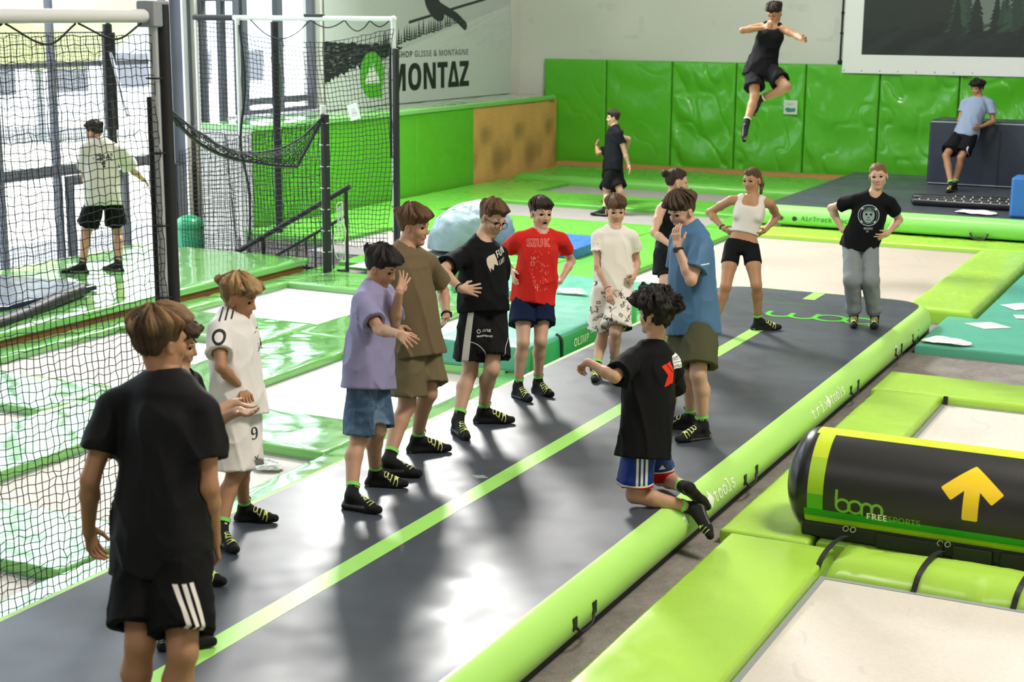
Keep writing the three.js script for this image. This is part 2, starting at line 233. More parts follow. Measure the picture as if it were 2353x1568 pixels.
// ---------- mid and far deck ----------
bed('large beige worn trampoline behind the end of the air track', -6.95, -3.4, -21.42, -16.3, M.bedBeige);
bed('grey far trampoline beside the pale blue crash bag', -11.66, -9.48, -19.4, -17.2, M.bedGrey, 'grey far trampolines');
bed('wide grey far trampoline behind the runners', -12.08, -7.6, -23.25, -21.5, M.bedGrey, 'grey far trampolines');
bed('grey far trampoline in front of the wall mats', -11.9, -8.0, -26.35, -24.78, M.bedGrey, 'grey far trampolines');
const far = { group: 'green pads on the far deck', wr: 0.007, st: 0.12 };
pad('green pad between the crash mat and the far trampolines', -10.6, -8.05, -17.2, -16.3, M.midGreen, far);
pad('green pad left of the large beige trampoline', -8.05, -6.95, -21.42, -16.3, M.midGreen, far);
pad('green pad right of the grey trampoline by the crash bag', -9.48, -8.05, -19.4, -17.2, M.midGreen, far);
pad('green pad left of the grey trampoline by the crash bag', -13.3, -11.66, -19.42, -17.92, M.midGreen, far);
pad('wide green pad across the far deck under the runners', -13.3, -8.05, -21.5, -19.42, M.midGreen, far);
pad('green pad at the left end of the wide grey trampoline', -13.3, -12.08, -23.25, -21.5, M.midGreen, far);
pad('green pad in front of the wooden ledge panels', -13.3, -7.0, -24.78, -23.25, M.midGreen, far);
pad('green pad in the far left corner below the ledge', -13.3, -11.9, -26.35, -24.78, M.midGreen, far);
pad('long green pad bulging along the foot of the wall mats', -13.1, -7.05, -28.5, -26.35, M.midGreen, { ...far, y1: 0.2, r: 0.1, wr: 0.02 });
pad('green pad between the wide grey trampoline and the second air track', -7.6, -7.05, -23.25, -21.5, M.midGreen, far);
pad('long lime pad behind the large beige trampoline', -7.0, 2, -22.35, -21.42, M.lime, far);
pad('lime pad hidden behind the end of the air track on the left', -8.0, -5.6, -16.29, -16.02, M.lime, far);
pad('lime pad standing proud between beige trampoline and teal mat', -3.4, -2.66, -21.0, -16.31, M.lime, { y1: 0.16, r: 0.05, wr: 0.008, name: 'safety_pad', group: 'lime pads right of the air track' });
tag(mesh('floor_batten', box(-13.2, -7, 0, 0.24, -28.95, -28.55), M.plyEdge), 'bare orange-brown timber edge below the wall mats', 'timber');
// teal landing mats
const tealA = thing('landing_mat', 'wide teal landing mat with white diamonds right of the air track', 'mat');
mesh('cover', padGeo(-2.93, 2.4, -16.3, -14.72, 0, 0.1, 0.004, 0.03, 0.15), M.teal, tealA);
mesh('cover', padGeo(-2.63, 2.4, -21.0, -16.28, 0, 0.098, 0.004, 0.03, 0.2), M.teal, tealA);
{ const dm = (x, z, w, h) => { const s = new THREE.Shape([new THREE.Vector2(-w, 0), new THREE.Vector2(0, h), new THREE.Vector2(w, 0), new THREE.Vector2(0, -h)]); const g = new THREE.ShapeGeometry(s).rotateX(-Math.PI / 2).translate(x, 0.105, z); mesh('diamond_print', g, M.white, tealA, 'white diamond print'); };
  dm(-2.45, -15.95, 0.24, 0.2); dm(-2.33, -17.2, 0.2, 0.24); dm(-1.95, -19.4, 0.2, 0.24); dm(-1.15, -17.2, 0.2, 0.24);
  mesh('logo_print', new THREE.BoxGeometry(0.16, 0.002, 0.2).rotateY(0.3).translate(-2.2, 0.105, -16.6), M.white, tealA, 'small white logo'); }
function rag(name, label, p, sx, sz, h, mat, seedv, cat = 'cloth') { // crumpled cloth
  const g = new THREE.PlaneGeometry(1, 1, 40, 40).rotateX(-Math.PI / 2), a = g.attributes.position;
  for (let i = 0; i < a.count; i++) { let x = a.getX(i) * 2, z = a.getZ(i) * 2; const rr = Math.hypot(x, z) || 1, q = Math.max(Math.abs(x), Math.abs(z)) / rr, th = Math.atan2(z, x), R = 0.72 + 0.28 * noise(Math.cos(th) * 1.7 + seedv, Math.sin(th) * 1.7, seedv); x *= q * R; z *= q * R;
    const e = Math.max(0, 1 - Math.hypot(x, z)); a.setXYZ(i, x * sx, 0.004 + h * Math.pow(Math.min(1, e * 2.2), 0.7) * (0.25 + 0.75 * fbm(x * 3 + seedv, z * 3, seedv)), z * sz); }
  g.computeVertexNormals(); const m = mesh(name, g, mat); m.position.set(...p); return tag(m, label, cat);
}
rag('white_cloth', 'crumpled white cloth on the near edge of the wide teal mat', [-2.65, 0.1, -14.85], 0.3, 0.13, 0.07, M.white, 3);
rag('white_cloth', 'small white flap lying on the trampoline beside the football kit boy', [-6.18, 0.034, -8.55], 0.16, 0.12, 0.05, M.white, 23);
rag('white_cloth', 'white cloth lying on the thin teal mat behind the red shirt', [-6.78, 0.19, -15.1], 0.22, 0.1, 0.08, M.white, 9);
rag('white_cloth', 'flat pale cloth lying on the second air track', [-3.75, 0.421, -22.72], 0.34, 0.24, 0.06, M.cloth, 17);
{ const c = thing('crash_mat', 'thick teal crash mat with black strap beside the red-shirted boy', 'mat', [-6.16, 0.105, -13.05]);
  mesh('cover', padGeo(-0.5, 0.48, -1.28, 1.28, 0, 0.225, 0.008, 0.035, 0.06), M.teal, c);
  mesh('side_panel', rbox(0.47, 0.484, 0.015, 0.19, -1.24, 1.24, 0.005), M.tealSide, c, 'darker green side panel'); mesh('front_panel', rbox(-0.46, 0.45, 0.015, 0.19, 1.272, 1.286, 0.005), M.teal, c);
  mesh('strap', tube([[0.44, 0.227, 0.62], [0.488, 0.19, 0.62], [0.49, 0.02, 0.6]], 0.018, 6), M.black, c, 'black strap');
  const tx = canvasTex(512, 128, (g, w, h) => { g.clearRect(0, 0, w, h); g.fillStyle = '#eef7f0'; g.font = 'bold 92px sans-serif'; g.textBaseline = 'middle'; g.fillText('OLIMP', 10, 70); g.lineWidth = 8; g.strokeStyle = '#eef7f0'; g.beginPath(); g.moveTo(330, 40); g.quadraticCurveTo(400, 60, 460, 8); g.stroke(); });
  const pl = new THREE.PlaneGeometry(0.62, 0.155).rotateY(Math.PI / 2).translate(0.4862, 0.1, 0.02); mesh('brand_print', pl, new THREE.MeshStandardMaterial({ map: tx, transparent: true, roughness: 0.6 }), c, 'white OLIMP lettering'); }
pad('thin teal mat lying behind the red-shirted boy', -8.25, -5.6, -16.25, -15.02, M.teal, { y0: 0.105, y1: 0.185, name: 'landing_mat', cat: 'mat' });
pad('blue mat between the red and the white shirted boys', -9.05, -7.95, -19.1, -17.9, M.blueVinyl, { y0: 0.105, y1: 0.24, name: 'blue_mat', cat: 'mat', wr: 0.004 });
{ const c = thing('crash_bag', 'pale blue soft crash bag behind the boy with glasses', 'crash bag', [-9.7, 0.106, -18.25]); const g = new THREE.SphereGeometry(1, 72, 48), a = g.attributes.position;
  for (let i = 0; i < a.count; i++) { const v = V().fromBufferAttribute(a, i), e = (x, p) => Math.sign(x) * Math.pow(Math.abs(x), p); const w = 1 + 0.09 * fbm(v.x * 4, v.y * 4, v.z * 4) - 0.05 * Math.pow(1 - Math.abs(2 * noise(v.x * 5 + v.y * 3, v.y * 2, v.z * 5) - 1), 4); a.setXYZ(i, (e(v.x, 0.75) * 0.5 + 0.08 * v.y) * w, (v.y < 0 ? v.y * 0.02 : e(v.y, 0.8) * 0.6 * (1 - 0.12 * Math.abs(v.x))) * w, e(v.z, 0.7) * 0.6 * w); }
  g.computeVertexNormals(); uvBox(g); mesh('cover', g, M.paleBlue, c); mesh('seam', tube([[-0.45, 0.1, 0.35], [-0.25, 0.45, 0.36], [0.05, 0.54, 0.34], [0.42, 0.3, 0.33]], 0.006, 6), M.cloth, c); }
function ribbon(pts, w, t = 0.004) { // flat strap following points, width along x
  const c = new THREE.CatmullRomCurve3(pts.map(q => V(...q))).getPoints(24), pos = [], idx = [];
  c.forEach((q, i) => { const d = (c[i + 1] || q).clone().sub(c[i - 1] || q).normalize(), n = V(1, 0, 0).cross(d).normalize(); for (const [a, b] of [[-1, 0], [1, 0], [1, 1], [-1, 1]]) pos.push(q.x + a * w / 2, q.y - n.y * t * b, q.z - n.z * t * b); if (i) for (let k = 0; k < 4; k++) { const A = (i - 1) * 4 + k, B = (i - 1) * 4 + (k + 1) % 4; idx.push(A, B, A + 4, B, B + 4, A + 4); } });
  const g = new THREE.BufferGeometry(); g.setAttribute('position', new THREE.Float32BufferAttribute(pos, 3)); g.setIndex(idx); const f = g.toNonIndexed(); f.computeVertexNormals(); return f;
}
// ---------- right-hand trampolines ----------
bed('near right trampoline with a warm white bed', -2.1, 3, -8.27, -3.4, M.bed, 'trampolines right of the air track');
bed('right trampoline behind the padded barrel', -2.27, 3, -12.7, -9.72, M.bed, 'trampolines right of the air track');
const limeO = { group: 'lime pads right of the air track', wr: 0.006, y1: 0.1, st: 0.07, fr: 2.4 };
pad('long lime pad running down to the bottom edge of the picture', -2.76, -2.1, -8.6, -2.6, M.lime, limeO);
pad('lime pad between the barrel and the air track', -2.84, -2.27, -12.7, -8.62, M.lime, limeO);
pad('lime pad closing off the right trampoline behind the barrel', -2.88, 3, -13.45, -12.7, M.lime, limeO);
pad('lime pad carrying the black padded barrel', -2.26, 3, -9.72, -8.72, M.lime, { ...limeO, y1: 0.085 });
{ const p = thing('rolled_pad', 'soft lime roll strapped in front of the barrel', 'pad', [0, 0, 0]); const g = padGeo(-2.08, 3, -8.69, -8.28, 0, 0.15, 0.016, 0.13, 0.05, 5); mesh('cover', g, M.lime, p);
  for (const x of [-2.08, -1.52, -0.98]) { mesh('strap', ribbon([[x + 0.03, 0.15, -8.69], [x + 0.02, 0.172, -8.6], [x - 0.005, 0.17, -8.46], [x - 0.03, 0.12, -8.3], [x - 0.045, 0.035, -8.262]], 0.032), M.black, p, 'black strap'); for (const s of [-0.022, 0.022]) mesh('clip', new THREE.TorusGeometry(0.016, 0.004, 6, 14).rotateY(0.5).translate(x + 0.02 + s, 0.178, -8.745), M.steel, p, 'metal clip'); } }
mesh('pad_strap', rbox(-2.262, -2.225, 0.032, 0.104, -12.694, -12.675, 0.004), M.black, thing('corner_strap', 'black strap in the corner of the right trampoline', 'strap'));
// black padded barrel
{ const R = 0.325, L = 5.0, x0 = -2.34, b = thing('padded_barrel', 'black inflatable barrel with yellow arrow and lime trim', 'barrel', [0, 0.38, -9.03]);
  const tex = canvasTex(2048, 1024, (g, w, h) => { // u: length in metres over L, v: angle
    const X = x => (x - x0) / L * w, Y = a => h - ((a + 180) / 360) * h;
    g.fillStyle = '#1c1a1a'; g.fillRect(0, 0, w, h); g.fillStyle = '#c6d92c'; g.fillRect(0, Y(150), w, Y(76) - Y(150));
    g.fillRect(X(-2.32), Y(78), X(-2.222) - X(-2.32), Y(40) - Y(78)); g.fillStyle = '#a4cf24'; g.fillRect(X(-2.32), Y(40), X(-2.222) - X(-2.32), Y(0) - Y(40)); g.fillStyle = '#55b41f'; g.fillRect(X(-2.32), Y(0), X(-2.222) - X(-2.32), Y(-20) - Y(0));
    g.fillStyle = '#189b14'; g.fillRect(0, Y(-17.5), w, Y(-27) - Y(-17.5)); g.fillStyle = '#a9cc22'; g.fillRect(0, Y(-27), w, Y(-40) - Y(-27)); g.strokeStyle = '#5c7a10'; g.lineWidth = 1.5; for (const a of [-28.5, -38.5]) { g.beginPath(); g.moveTo(0, Y(a)); g.lineTo(w, Y(a)); g.stroke(); }
    const arr = cx => { const sx = w / L, sy = h / (2 * Math.PI * R); g.save(); g.translate(X(cx), Y(26)); g.scale(sx, sy); g.fillStyle = '#f7cf08'; g.strokeStyle = '#f7cf08'; g.lineJoin = g.lineCap = 'round'; g.lineWidth = 0.02;
      g.beginPath(); g.moveTo(0, -0.15); g.lineTo(0.165, 0.0); g.lineTo(0.115, 0.055); g.lineTo(0.035, -0.02); g.lineTo(0.035, 0.165); g.lineTo(-0.035, 0.165); g.lineTo(-0.035, -0.02); g.lineTo(-0.115, 0.055); g.lineTo(-0.165, 0.0); g.closePath(); g.fill(); g.stroke(); g.restore(); };
    arr(-1.36); arr(0.6);
    const bom = cx => { const sx = w / L, sy = h / (2 * Math.PI * R); g.save(); g.translate(X(cx), Y(-8)); g.scale(sx, sy); g.strokeStyle = '#7fb93a'; g.lineWidth = 0.017; g.lineCap = 'round'; const c = (x, y, r, a, b2) => { g.beginPath(); g.arc(x, y, r, a, b2); g.stroke(); };
      g.beginPath(); g.moveTo(0.0, -0.085); g.lineTo(0, 0.005); g.stroke(); c(0.04, 0.005, 0.04, 0, 7); c(0.115, 0.005, 0.04, 0, 7); c(0.185, 0.0, 0.03, Math.PI, 6.29); c(0.245, 0.0, 0.03, Math.PI, 6.29); g.beginPath(); g.moveTo(0.155, 0); g.lineTo(0.155, 0.045); g.moveTo(0.215, 0); g.lineTo(0.215, 0.025); g.moveTo(0.275, 0); g.lineTo(0.275, 0.025); g.stroke();
      g.fillStyle = '#f4f4f0'; g.font = 'bold 0.058px sans-serif'; g.scale(0.01, 0.01); g.font = 'bold 5.6px sans-serif'; g.fillText('FREE', 18, 7.2); g.fillStyle = '#7fb93a'; g.font = '5.6px sans-serif'; g.fillText('SPORTS', 18 + g.measureText('FREE').width * 1.08, 7.2); g.restore(); };
    bom(-2.14); bom(-0.2);
  });
  const N = 72, K = 20, pos = [], uv = [], idx = [];
  for (let i = 0; i <= K; i++) for (let j = 0; j <= N; j++) { const a = -Math.PI + 2 * Math.PI * j / N, x = x0 + L * i / K; pos.push(x, Math.max(-0.255, R * Math.sin(a)), R * Math.cos(a)); uv.push(i / K, j / N); }
  for (let i = 0; i < K; i++) for (let j = 0; j < N; j++) { const q = i * (N + 1) + j; idx.push(q, q + 1, q + N + 1, q + 1, q + N + 2, q + N + 1); }
  const g = new THREE.BufferGeometry(); g.setAttribute('position', new THREE.Float32BufferAttribute(pos, 3)); g.setAttribute('uv', new THREE.Float32BufferAttribute(uv, 2)); g.setIndex(idx); g.computeVertexNormals();
  mesh('printed_cover', g, new THREE.MeshPhysicalMaterial({ map: tex, roughness: 0.42, side: THREE.DoubleSide }), b);
  const cap = new THREE.SphereGeometry(1, 48, 24, 0, Math.PI * 2, 0, Math.PI / 2).rotateZ(Math.PI / 2), ca = cap.attributes.position;
  for (let i = 0; i < ca.count; i++) { const x = ca.getX(i), y = ca.getY(i), z = ca.getZ(i), th = Math.atan2(y, z), f = 1 + 0.008 * Math.sin(th * 46) * Math.sin(Math.acos(clamp(-x, -1, 1)) * 1.0) * (x > -0.75 && x < -0.1 ? 1.6 : 0.2); ca.setXYZ(i, x0 + x * 0.17, Math.max(-0.255, y * R * f), z * R * f); }
  cap.computeVertexNormals(); mesh('end_cap', cap, M.blackVinyl, b, 'puckered black end cap');
  const bs = mesh('base', rbox(x0 - 0.02, x0 + L, -0.29, -0.19, -0.22, 0.275, 0.02), M.black, b); mesh('base_flap', rbox(-1.45, -1.22, -0.3, -0.2, 0.25, 0.3, 0.01), M.blackVinyl, bs);
  for (const [xa, xb] of [[-1.9, -1.5], [-1.18, -0.5]]) mesh('base_flap', rbox(xa, xb, -0.295, -0.2, 0.262, 0.29, 0.01), M.black, bs);
}
// ---------- the air track ----------
function patch(parent, name, tex, o) { // a print lying on a lengthwise tube: centre z0, length l, angles a0..a1
  const { x, y, R, z0, l, a0, a1 } = o, N = 16, K = 8, pos = [], uv = [], idx = [];
  for (let i = 0; i <= K; i++) for (let j = 0; j <= N; j++) { const a = a0 + (a1 - a0) * j / N; pos.push(x + R * Math.cos(a), y + R * Math.sin(a), z0 + l / 2 - l * i / K); uv.push(i / K, j / N); }
  for (let i = 0; i < K; i++) for (let j = 0; j < N; j++) { const q = i * (N + 1) + j; idx.push(q, q + N + 1, q + 1, q + 1, q + N + 1, q + N + 2); }
  const g = new THREE.BufferGeometry(); g.setAttribute('position', new THREE.Float32BufferAttribute(pos, 3)); g.setAttribute('uv', new THREE.Float32BufferAttribute(uv, 2)); g.setIndex(idx); g.computeVertexNormals();
  mesh(name, g, new THREE.MeshStandardMaterial({ map: tex, transparent: true, roughness: 0.5 }), parent, 'white trix tools lettering');
}
const TRK = { x0: -5.3, x1: -3.08, z0: -15.9, z1: -1.2, top: 0.3 };
{ const t = thing('air_track', 'long black air track with lime centre line and lime side tube', 'air track', [0, 0, 0]);
  const s = new THREE.Shape(), { x0, x1, z0, z1 } = TRK, r = 0.42; // outline in x, -z
  s.moveTo(x0, -z1); s.lineTo(x1, -z1); s.lineTo(x1, -z0 - r); s.quadraticCurveTo(x1, -z0, x1 - r, -z0); s.lineTo(x0 + r, -z0); s.quadraticCurveTo(x0, -z0, x0, -z0 - r); s.closePath();
  const top = new THREE.ExtrudeGeometry(s, { depth: 0.26, bevelEnabled: false, curveSegments: 16 }).rotateX(-Math.PI / 2).translate(0, 0.04, 0); uvBox(top); mesh('jump_surface', top, M.trackTop, t);
  const side = [[x1, z1], [x1, z0 + r], [x1 - 0.04, z0 + r * 0.5], [x1 - 0.16, z0 + 0.12], [x1 - r, z0], [x0 + r, z0], [x0 + 0.16, z0 + 0.12], [x0 + 0.04, z0 + r * 0.5], [x0, z0 + r], [x0, z1]];
  const pts = []; for (let i = 0; i < side.length; i++) { pts.push(V(side[i][0], 0.163, side[i][1])); if (i === 0 || i === 8) for (let k = 1; k < 12; k++) pts.push(V(side[i][0], 0.163, side[i][1] + (side[i + 1][1] - side[i][1]) * k / 12)); if (i === 4) for (let k = 1; k < 6; k++) pts.push(V(side[4][0] + (side[5][0] - side[4][0]) * k / 6, 0.163, z0)); }
  const tg = new THREE.TubeGeometry(new THREE.CatmullRomCurve3(pts), 220, 0.137, 24), ua = tg.attributes.uv; for (let i = 0; i < ua.count; i++) ua.setXY(i, ua.getX(i) * 32, ua.getY(i) * 0.86); mesh('side_tube', tg, M.trackTube, t, 'inflated lime side tube');
  mesh('underside', box(x0, x1 + 0.07, 0.0, 0.05, z0 + 0.1, z1), M.black, t, 'black underside strip');
  const line = (za, zb) => mesh('centre_line', box(-4.27, -4.14, 0.2995, 0.3012, za, zb), M.stripe, t, 'lime centre line'); line(-14.05, z1); line(z0 + 0.02, -15.45);
  // logo on the jump surface, written to be read from the far end
  const lg = canvasTex(1024, 512, (g, w, h) => { g.clearRect(0, 0, w, h); const S = w / 1.25; g.scale(S, S); g.lineWidth = 0.05; g.strokeStyle = '#4fc31f'; const c = (x, y, rr, a, b) => { g.beginPath(); g.arc(x, y, rr, a, b); g.stroke(); };
    g.beginPath(); g.moveTo(0.06, 0.03); g.lineTo(0.06, 0.25); g.stroke(); c(0.21, 0.25, 0.15, 0, 7); c(0.5, 0.25, 0.15, 0, 7); c(0.77, 0.22, 0.12, Math.PI, 6.29); c(1.0, 0.22, 0.12, Math.PI, 6.29); g.beginPath(); g.moveTo(0.65, 0.22); g.lineTo(0.65, 0.4); g.moveTo(0.89, 0.2); g.lineTo(0.89, 0.34); g.moveTo(1.12, 0.2); g.lineTo(1.12, 0.34); g.stroke(); });
  const lt = canvasTex(1024, 128, (g, w, h) => { g.clearRect(0, 0, w, h); g.strokeStyle = '#58b03a'; g.lineWidth = 3; g.font = 'bold 104px sans-serif'; g.strokeText('FREESPORTS', 20, 98); });
  const dec = (tex, name, x, z, w, d) => mesh(name, new THREE.PlaneGeometry(w, d).rotateX(-Math.PI / 2).rotateY(Math.PI).translate(x, 0.302, z), new THREE.MeshStandardMaterial({ map: tex, transparent: true, roughness: 0.45 }), t, 'green bom logo');
  dec(lg, 'logo_print', -3.86, -14.62, 1.25, 0.62); dec(lt, 'lettering_print', -4.62, -15.13, 1.1, 0.14);
  const ltr = canvasTex(512, 128, (g, w, h) => { g.clearRect(0, 0, w, h); g.fillStyle = '#f4fbe8'; g.font = 'bold 104px monospace'; g.textBaseline = 'middle'; g.fillText('trix', 6, 62); g.fillText('tools', 300 - 12, 62, 218); g.beginPath(); g.moveTo(262, 4); g.lineTo(286, 64); g.lineTo(262, 124); g.lineTo(240, 64); g.fill(); });
  const em = canvasTex(128, 128, (g, w, h) => { g.clearRect(0, 0, w, h); g.strokeStyle = '#f4fbe8'; g.lineWidth = 12; g.beginPath(); g.arc(64, 78, 34, 0, 7); g.moveTo(64, 6); g.lineTo(64, 60); g.stroke(); });
  for (const z of [-11.6, -8.78]) patch(t, 'brand_print', ltr, { x: x1, y: 0.163, R: 0.1385, z0: z, l: 1.0, a0: -0.12, a1: 0.92 });
  patch(t, 'emblem_print', em, { x: x1, y: 0.163, R: 0.1385, z0: -13.95, l: 0.22, a0: -0.2, a1: 0.7 });
  for (const z of [-6.8, -9.58, -12.4, -14.05, -14.78]) { const hd = mesh('handle', tube([[x1 + 0.135, 0.15, z + 0.12], [x1 + 0.15, 0.11, z + 0.08], [x1 + 0.155, 0.1, z], [x1 + 0.15, 0.11, z - 0.08], [x1 + 0.135, 0.15, z - 0.12]], 0.008, 6), M.black, t, 'black webbing handle'); for (const s of [-1, 1]) mesh('handle_patch', rbox(-0.004, 0.004, -0.035, 0.035, -0.025, 0.025, 0.003).translate(x1 + 0.137, 0.165, z + s * 0.125), M.black, hd, 'black handle patch'); }
  mesh('small_logo', new THREE.ShapeGeometry(new THREE.Shape([new THREE.Vector2(-0.06, 0), new THREE.Vector2(0, 0.04), new THREE.Vector2(0.06, 0), new THREE.Vector2(0, -0.04)])).rotateX(-Math.PI / 2).translate(-4.34, 0.3015, -8.3), M.frameGrey, t, 'small grey diamond logo');
}
// second air track by the rear wall
{ const t = thing('air_track', 'second black air track with lime front tube by the rear wall', 'air track');
  mesh('jump_surface', rbox(-6.75, 3, 0.12, 0.42, -27.9, -22.36, 0.04), M.trackTop, t); mesh('front_tube', rod([-6.8, 0.27, -22.34], [3, 0.27, -22.34], 0.15, 24), M.farTube, t, 'lime front tube');
  mesh('end_cap', new THREE.SphereGeometry(0.15, 20, 12).translate(-6.8, 0.27, -22.34), M.farTube, t); mesh('side_tube', rod([-6.8, 0.27, -27.9], [-6.8, 0.27, -22.34], 0.15, 20), M.trackTop, t);
  for (const x of [-6.52, -6.31]) mesh('valve', new THREE.CylinderGeometry(0.035, 0.035, 0.02, 16).rotateX(Math.PI / 2 - 0.2).translate(x, 0.24, -22.188), M.black, t, 'black valve');
  const tx = canvasTex(512, 64, (g, w, h) => { g.clearRect(0, 0, w, h); g.fillStyle = '#1d7a3a'; g.font = 'bold 50px monospace'; g.fillText('AirTrack Factory', 6, 48); }); mesh('lettering_print', new THREE.PlaneGeometry(1.0, 0.125).rotateX(-0.1).translate(-5.72, 0.25, -22.186), new THREE.MeshStandardMaterial({ map: tx, transparent: true, roughness: 0.5 }), t, 'green AirTrack Factory lettering');
  mesh('handle', tube([[-3.75, 0.2, -22.2], [-3.7, 0.14, -22.17], [-3.55, 0.13, -22.165], [-3.5, 0.2, -22.2]], 0.016, 6), M.black, t, 'black handle'); }
{ const g = thing('tube_bundle', 'bundle of shiny black studded tubes on the second air track', 'tubes', [-4.05, 0.42, -23.3]);
  [[0, 0.06, 0], [0.05, 0.06, -0.3], [-0.1, 0.06, -0.6]].forEach(([dx, y, z], k) => { mesh('tube_piece', new THREE.CapsuleGeometry(0.06, 1.45, 6, 16).rotateZ(Math.PI / 2).rotateY(0.05 * k).translate(dx, y, z), M.blackVinyl, g); for (let i = 0; i < 11; i++) mesh('stud', new THREE.SphereGeometry(0.012, 6, 4).translate(dx - 0.65 + i * 0.13, y + 0.045, z + 0.042), M.white, g, 'white stud'); }); }
{ const b = thing('gym_block', 'dark blue upright block the man in pale blue leans on', 'block', [-3.75, 0.42, -26.85]);
  mesh('cover', rbox(-1.5, 1.2, 0, 1.09, -0.45, 0.42, 0.04), M.darkMat, b); mesh('upper_trim', rbox(-1.48, 1.2, 1.05, 1.07, 0.41, 0.426, 0.004), M.frameGrey, b); mesh('lower_trim', rbox(-1.48, 1.2, 0.02, 0.035, 0.415, 0.428, 0.004), M.frameGrey, b); mesh('side_fold', rbox(-0.35, -0.32, 0.03, 0.95, 0.415, 0.426, 0.003), M.black, b); }
tag(mesh('blue_block', rbox(-3.28, -2.7, 0.42, 1.0, -22.95, -22.5, 0.04), M.blueVinyl), 'bright blue block at the right picture edge on the second air track', 'block');
// ---------- rear wall mats, board, rope ----------
const seams = [-13.78, -12.37, -10.94, -9.6, -8.2, -6.77, -5.3, -3.85, -2.4];
for (let i = 0; i < seams.length - 1; i++) {
  const a = seams[i] + 0.008, b = seams[i + 1] - 0.008, h0 = 0.1, h1 = 2.31, g = padGeo(a, b, h0, h1, 0, 0.14, 0, 0.03, 0.035), p = g.attributes.position;
  const calm = i < 2 ? 0.25 : 1; // the two mats by the corner are tighter
  for (let k = 0; k < p.count; k++) { let x = p.getX(k), y = p.getZ(k), d = p.getY(k);
    if (d > 0.11) { const u = (x - a) / (b - a), sag = 4 * u * (1 - u), e = Math.min(1, Math.min(x - a, b - x) * 8) * Math.min(1, Math.min(y - h0, h1 - y) * 6); const ph = (y + 0.42 * sag) * 7.5 + 3 * fbm(x * 0.9 + i * 7, y * 0.7, 2); d += calm * e * (0.03 * Math.sin(ph) * (0.35 + 0.9 * noise(x * 1.3, y * 1.1, i)) + 0.02 * (fbm(x * 4 + i * 3, y * 4, 1) - 0.5) - 0.026 * Math.max(0, 1 - Math.abs(noise(x * 3.1 + i + y, y * 2.2, 5) - 0.5) * 12)); }
    p.setXYZ(k, x, y, -29.3 + d); }
  g.setIndex(Array.from(g.index.array).reduce((o, v, q, A) => { if (q % 3 === 0) o.push(A[q], A[q + 2], A[q + 1]); return o; }, [])); g.computeVertexNormals();
  tag(mesh('wall_mat', g, M.wallGreen), `${['leftmost', 'second', 'third', 'fourth', 'fifth', 'sixth', 'seventh', 'eighth'][i]} green padded mat from the corner on the rear wall`, 'wall mat', 'green mats on the rear wall');
}
{ const s = thing('wall_sign', 'small white notice on the fourth green wall mat', 'sign', [-8.46, 1.48, -29.12]); const tx = canvasTex(128, 128, (g) => { g.fillStyle = '#c9d2c6'; g.fillRect(0, 0, 128, 128); g.fillStyle = '#98a79a'; g.fillRect(24, 28, 70, 6); g.fillRect(24, 40, 50, 5); g.fillStyle = '#2f7f72'; g.beginPath(); g.moveTo(12, 74); g.lineTo(44, 66); g.lineTo(70, 74); g.lineTo(112, 68); g.lineTo(112, 104); g.lineTo(40, 112); g.lineTo(16, 96); g.fill(); });
  mesh('card', rbox(-0.135, 0.135, -0.135, 0.135, -0.006, 0.006, 0.004), M.white, s); mesh('print', new THREE.PlaneGeometry(0.26, 0.26).translate(0, 0, 0.0075), new THREE.MeshStandardMaterial({ map: tx, roughness: 0.6 }), s); }
{ const r = thing('knotted_rope', 'black knotted rope hanging beside the white framed board', 'rope', [-7.57, 0, -29.24]); mesh('rope', rod([0.05, 9.9, 0], [0, 2.36, 0], 0.018, 8), M.cord, r); for (const y of [2.36, 2.9, 3.28, 3.9]) mesh('knot', new THREE.SphereGeometry(y < 2.4 ? 0.055 : 0.035, 12, 8).scale(1, 0.75, 1).translate(0.01 * (y - 2.3), y, 0), M.cord, r); }
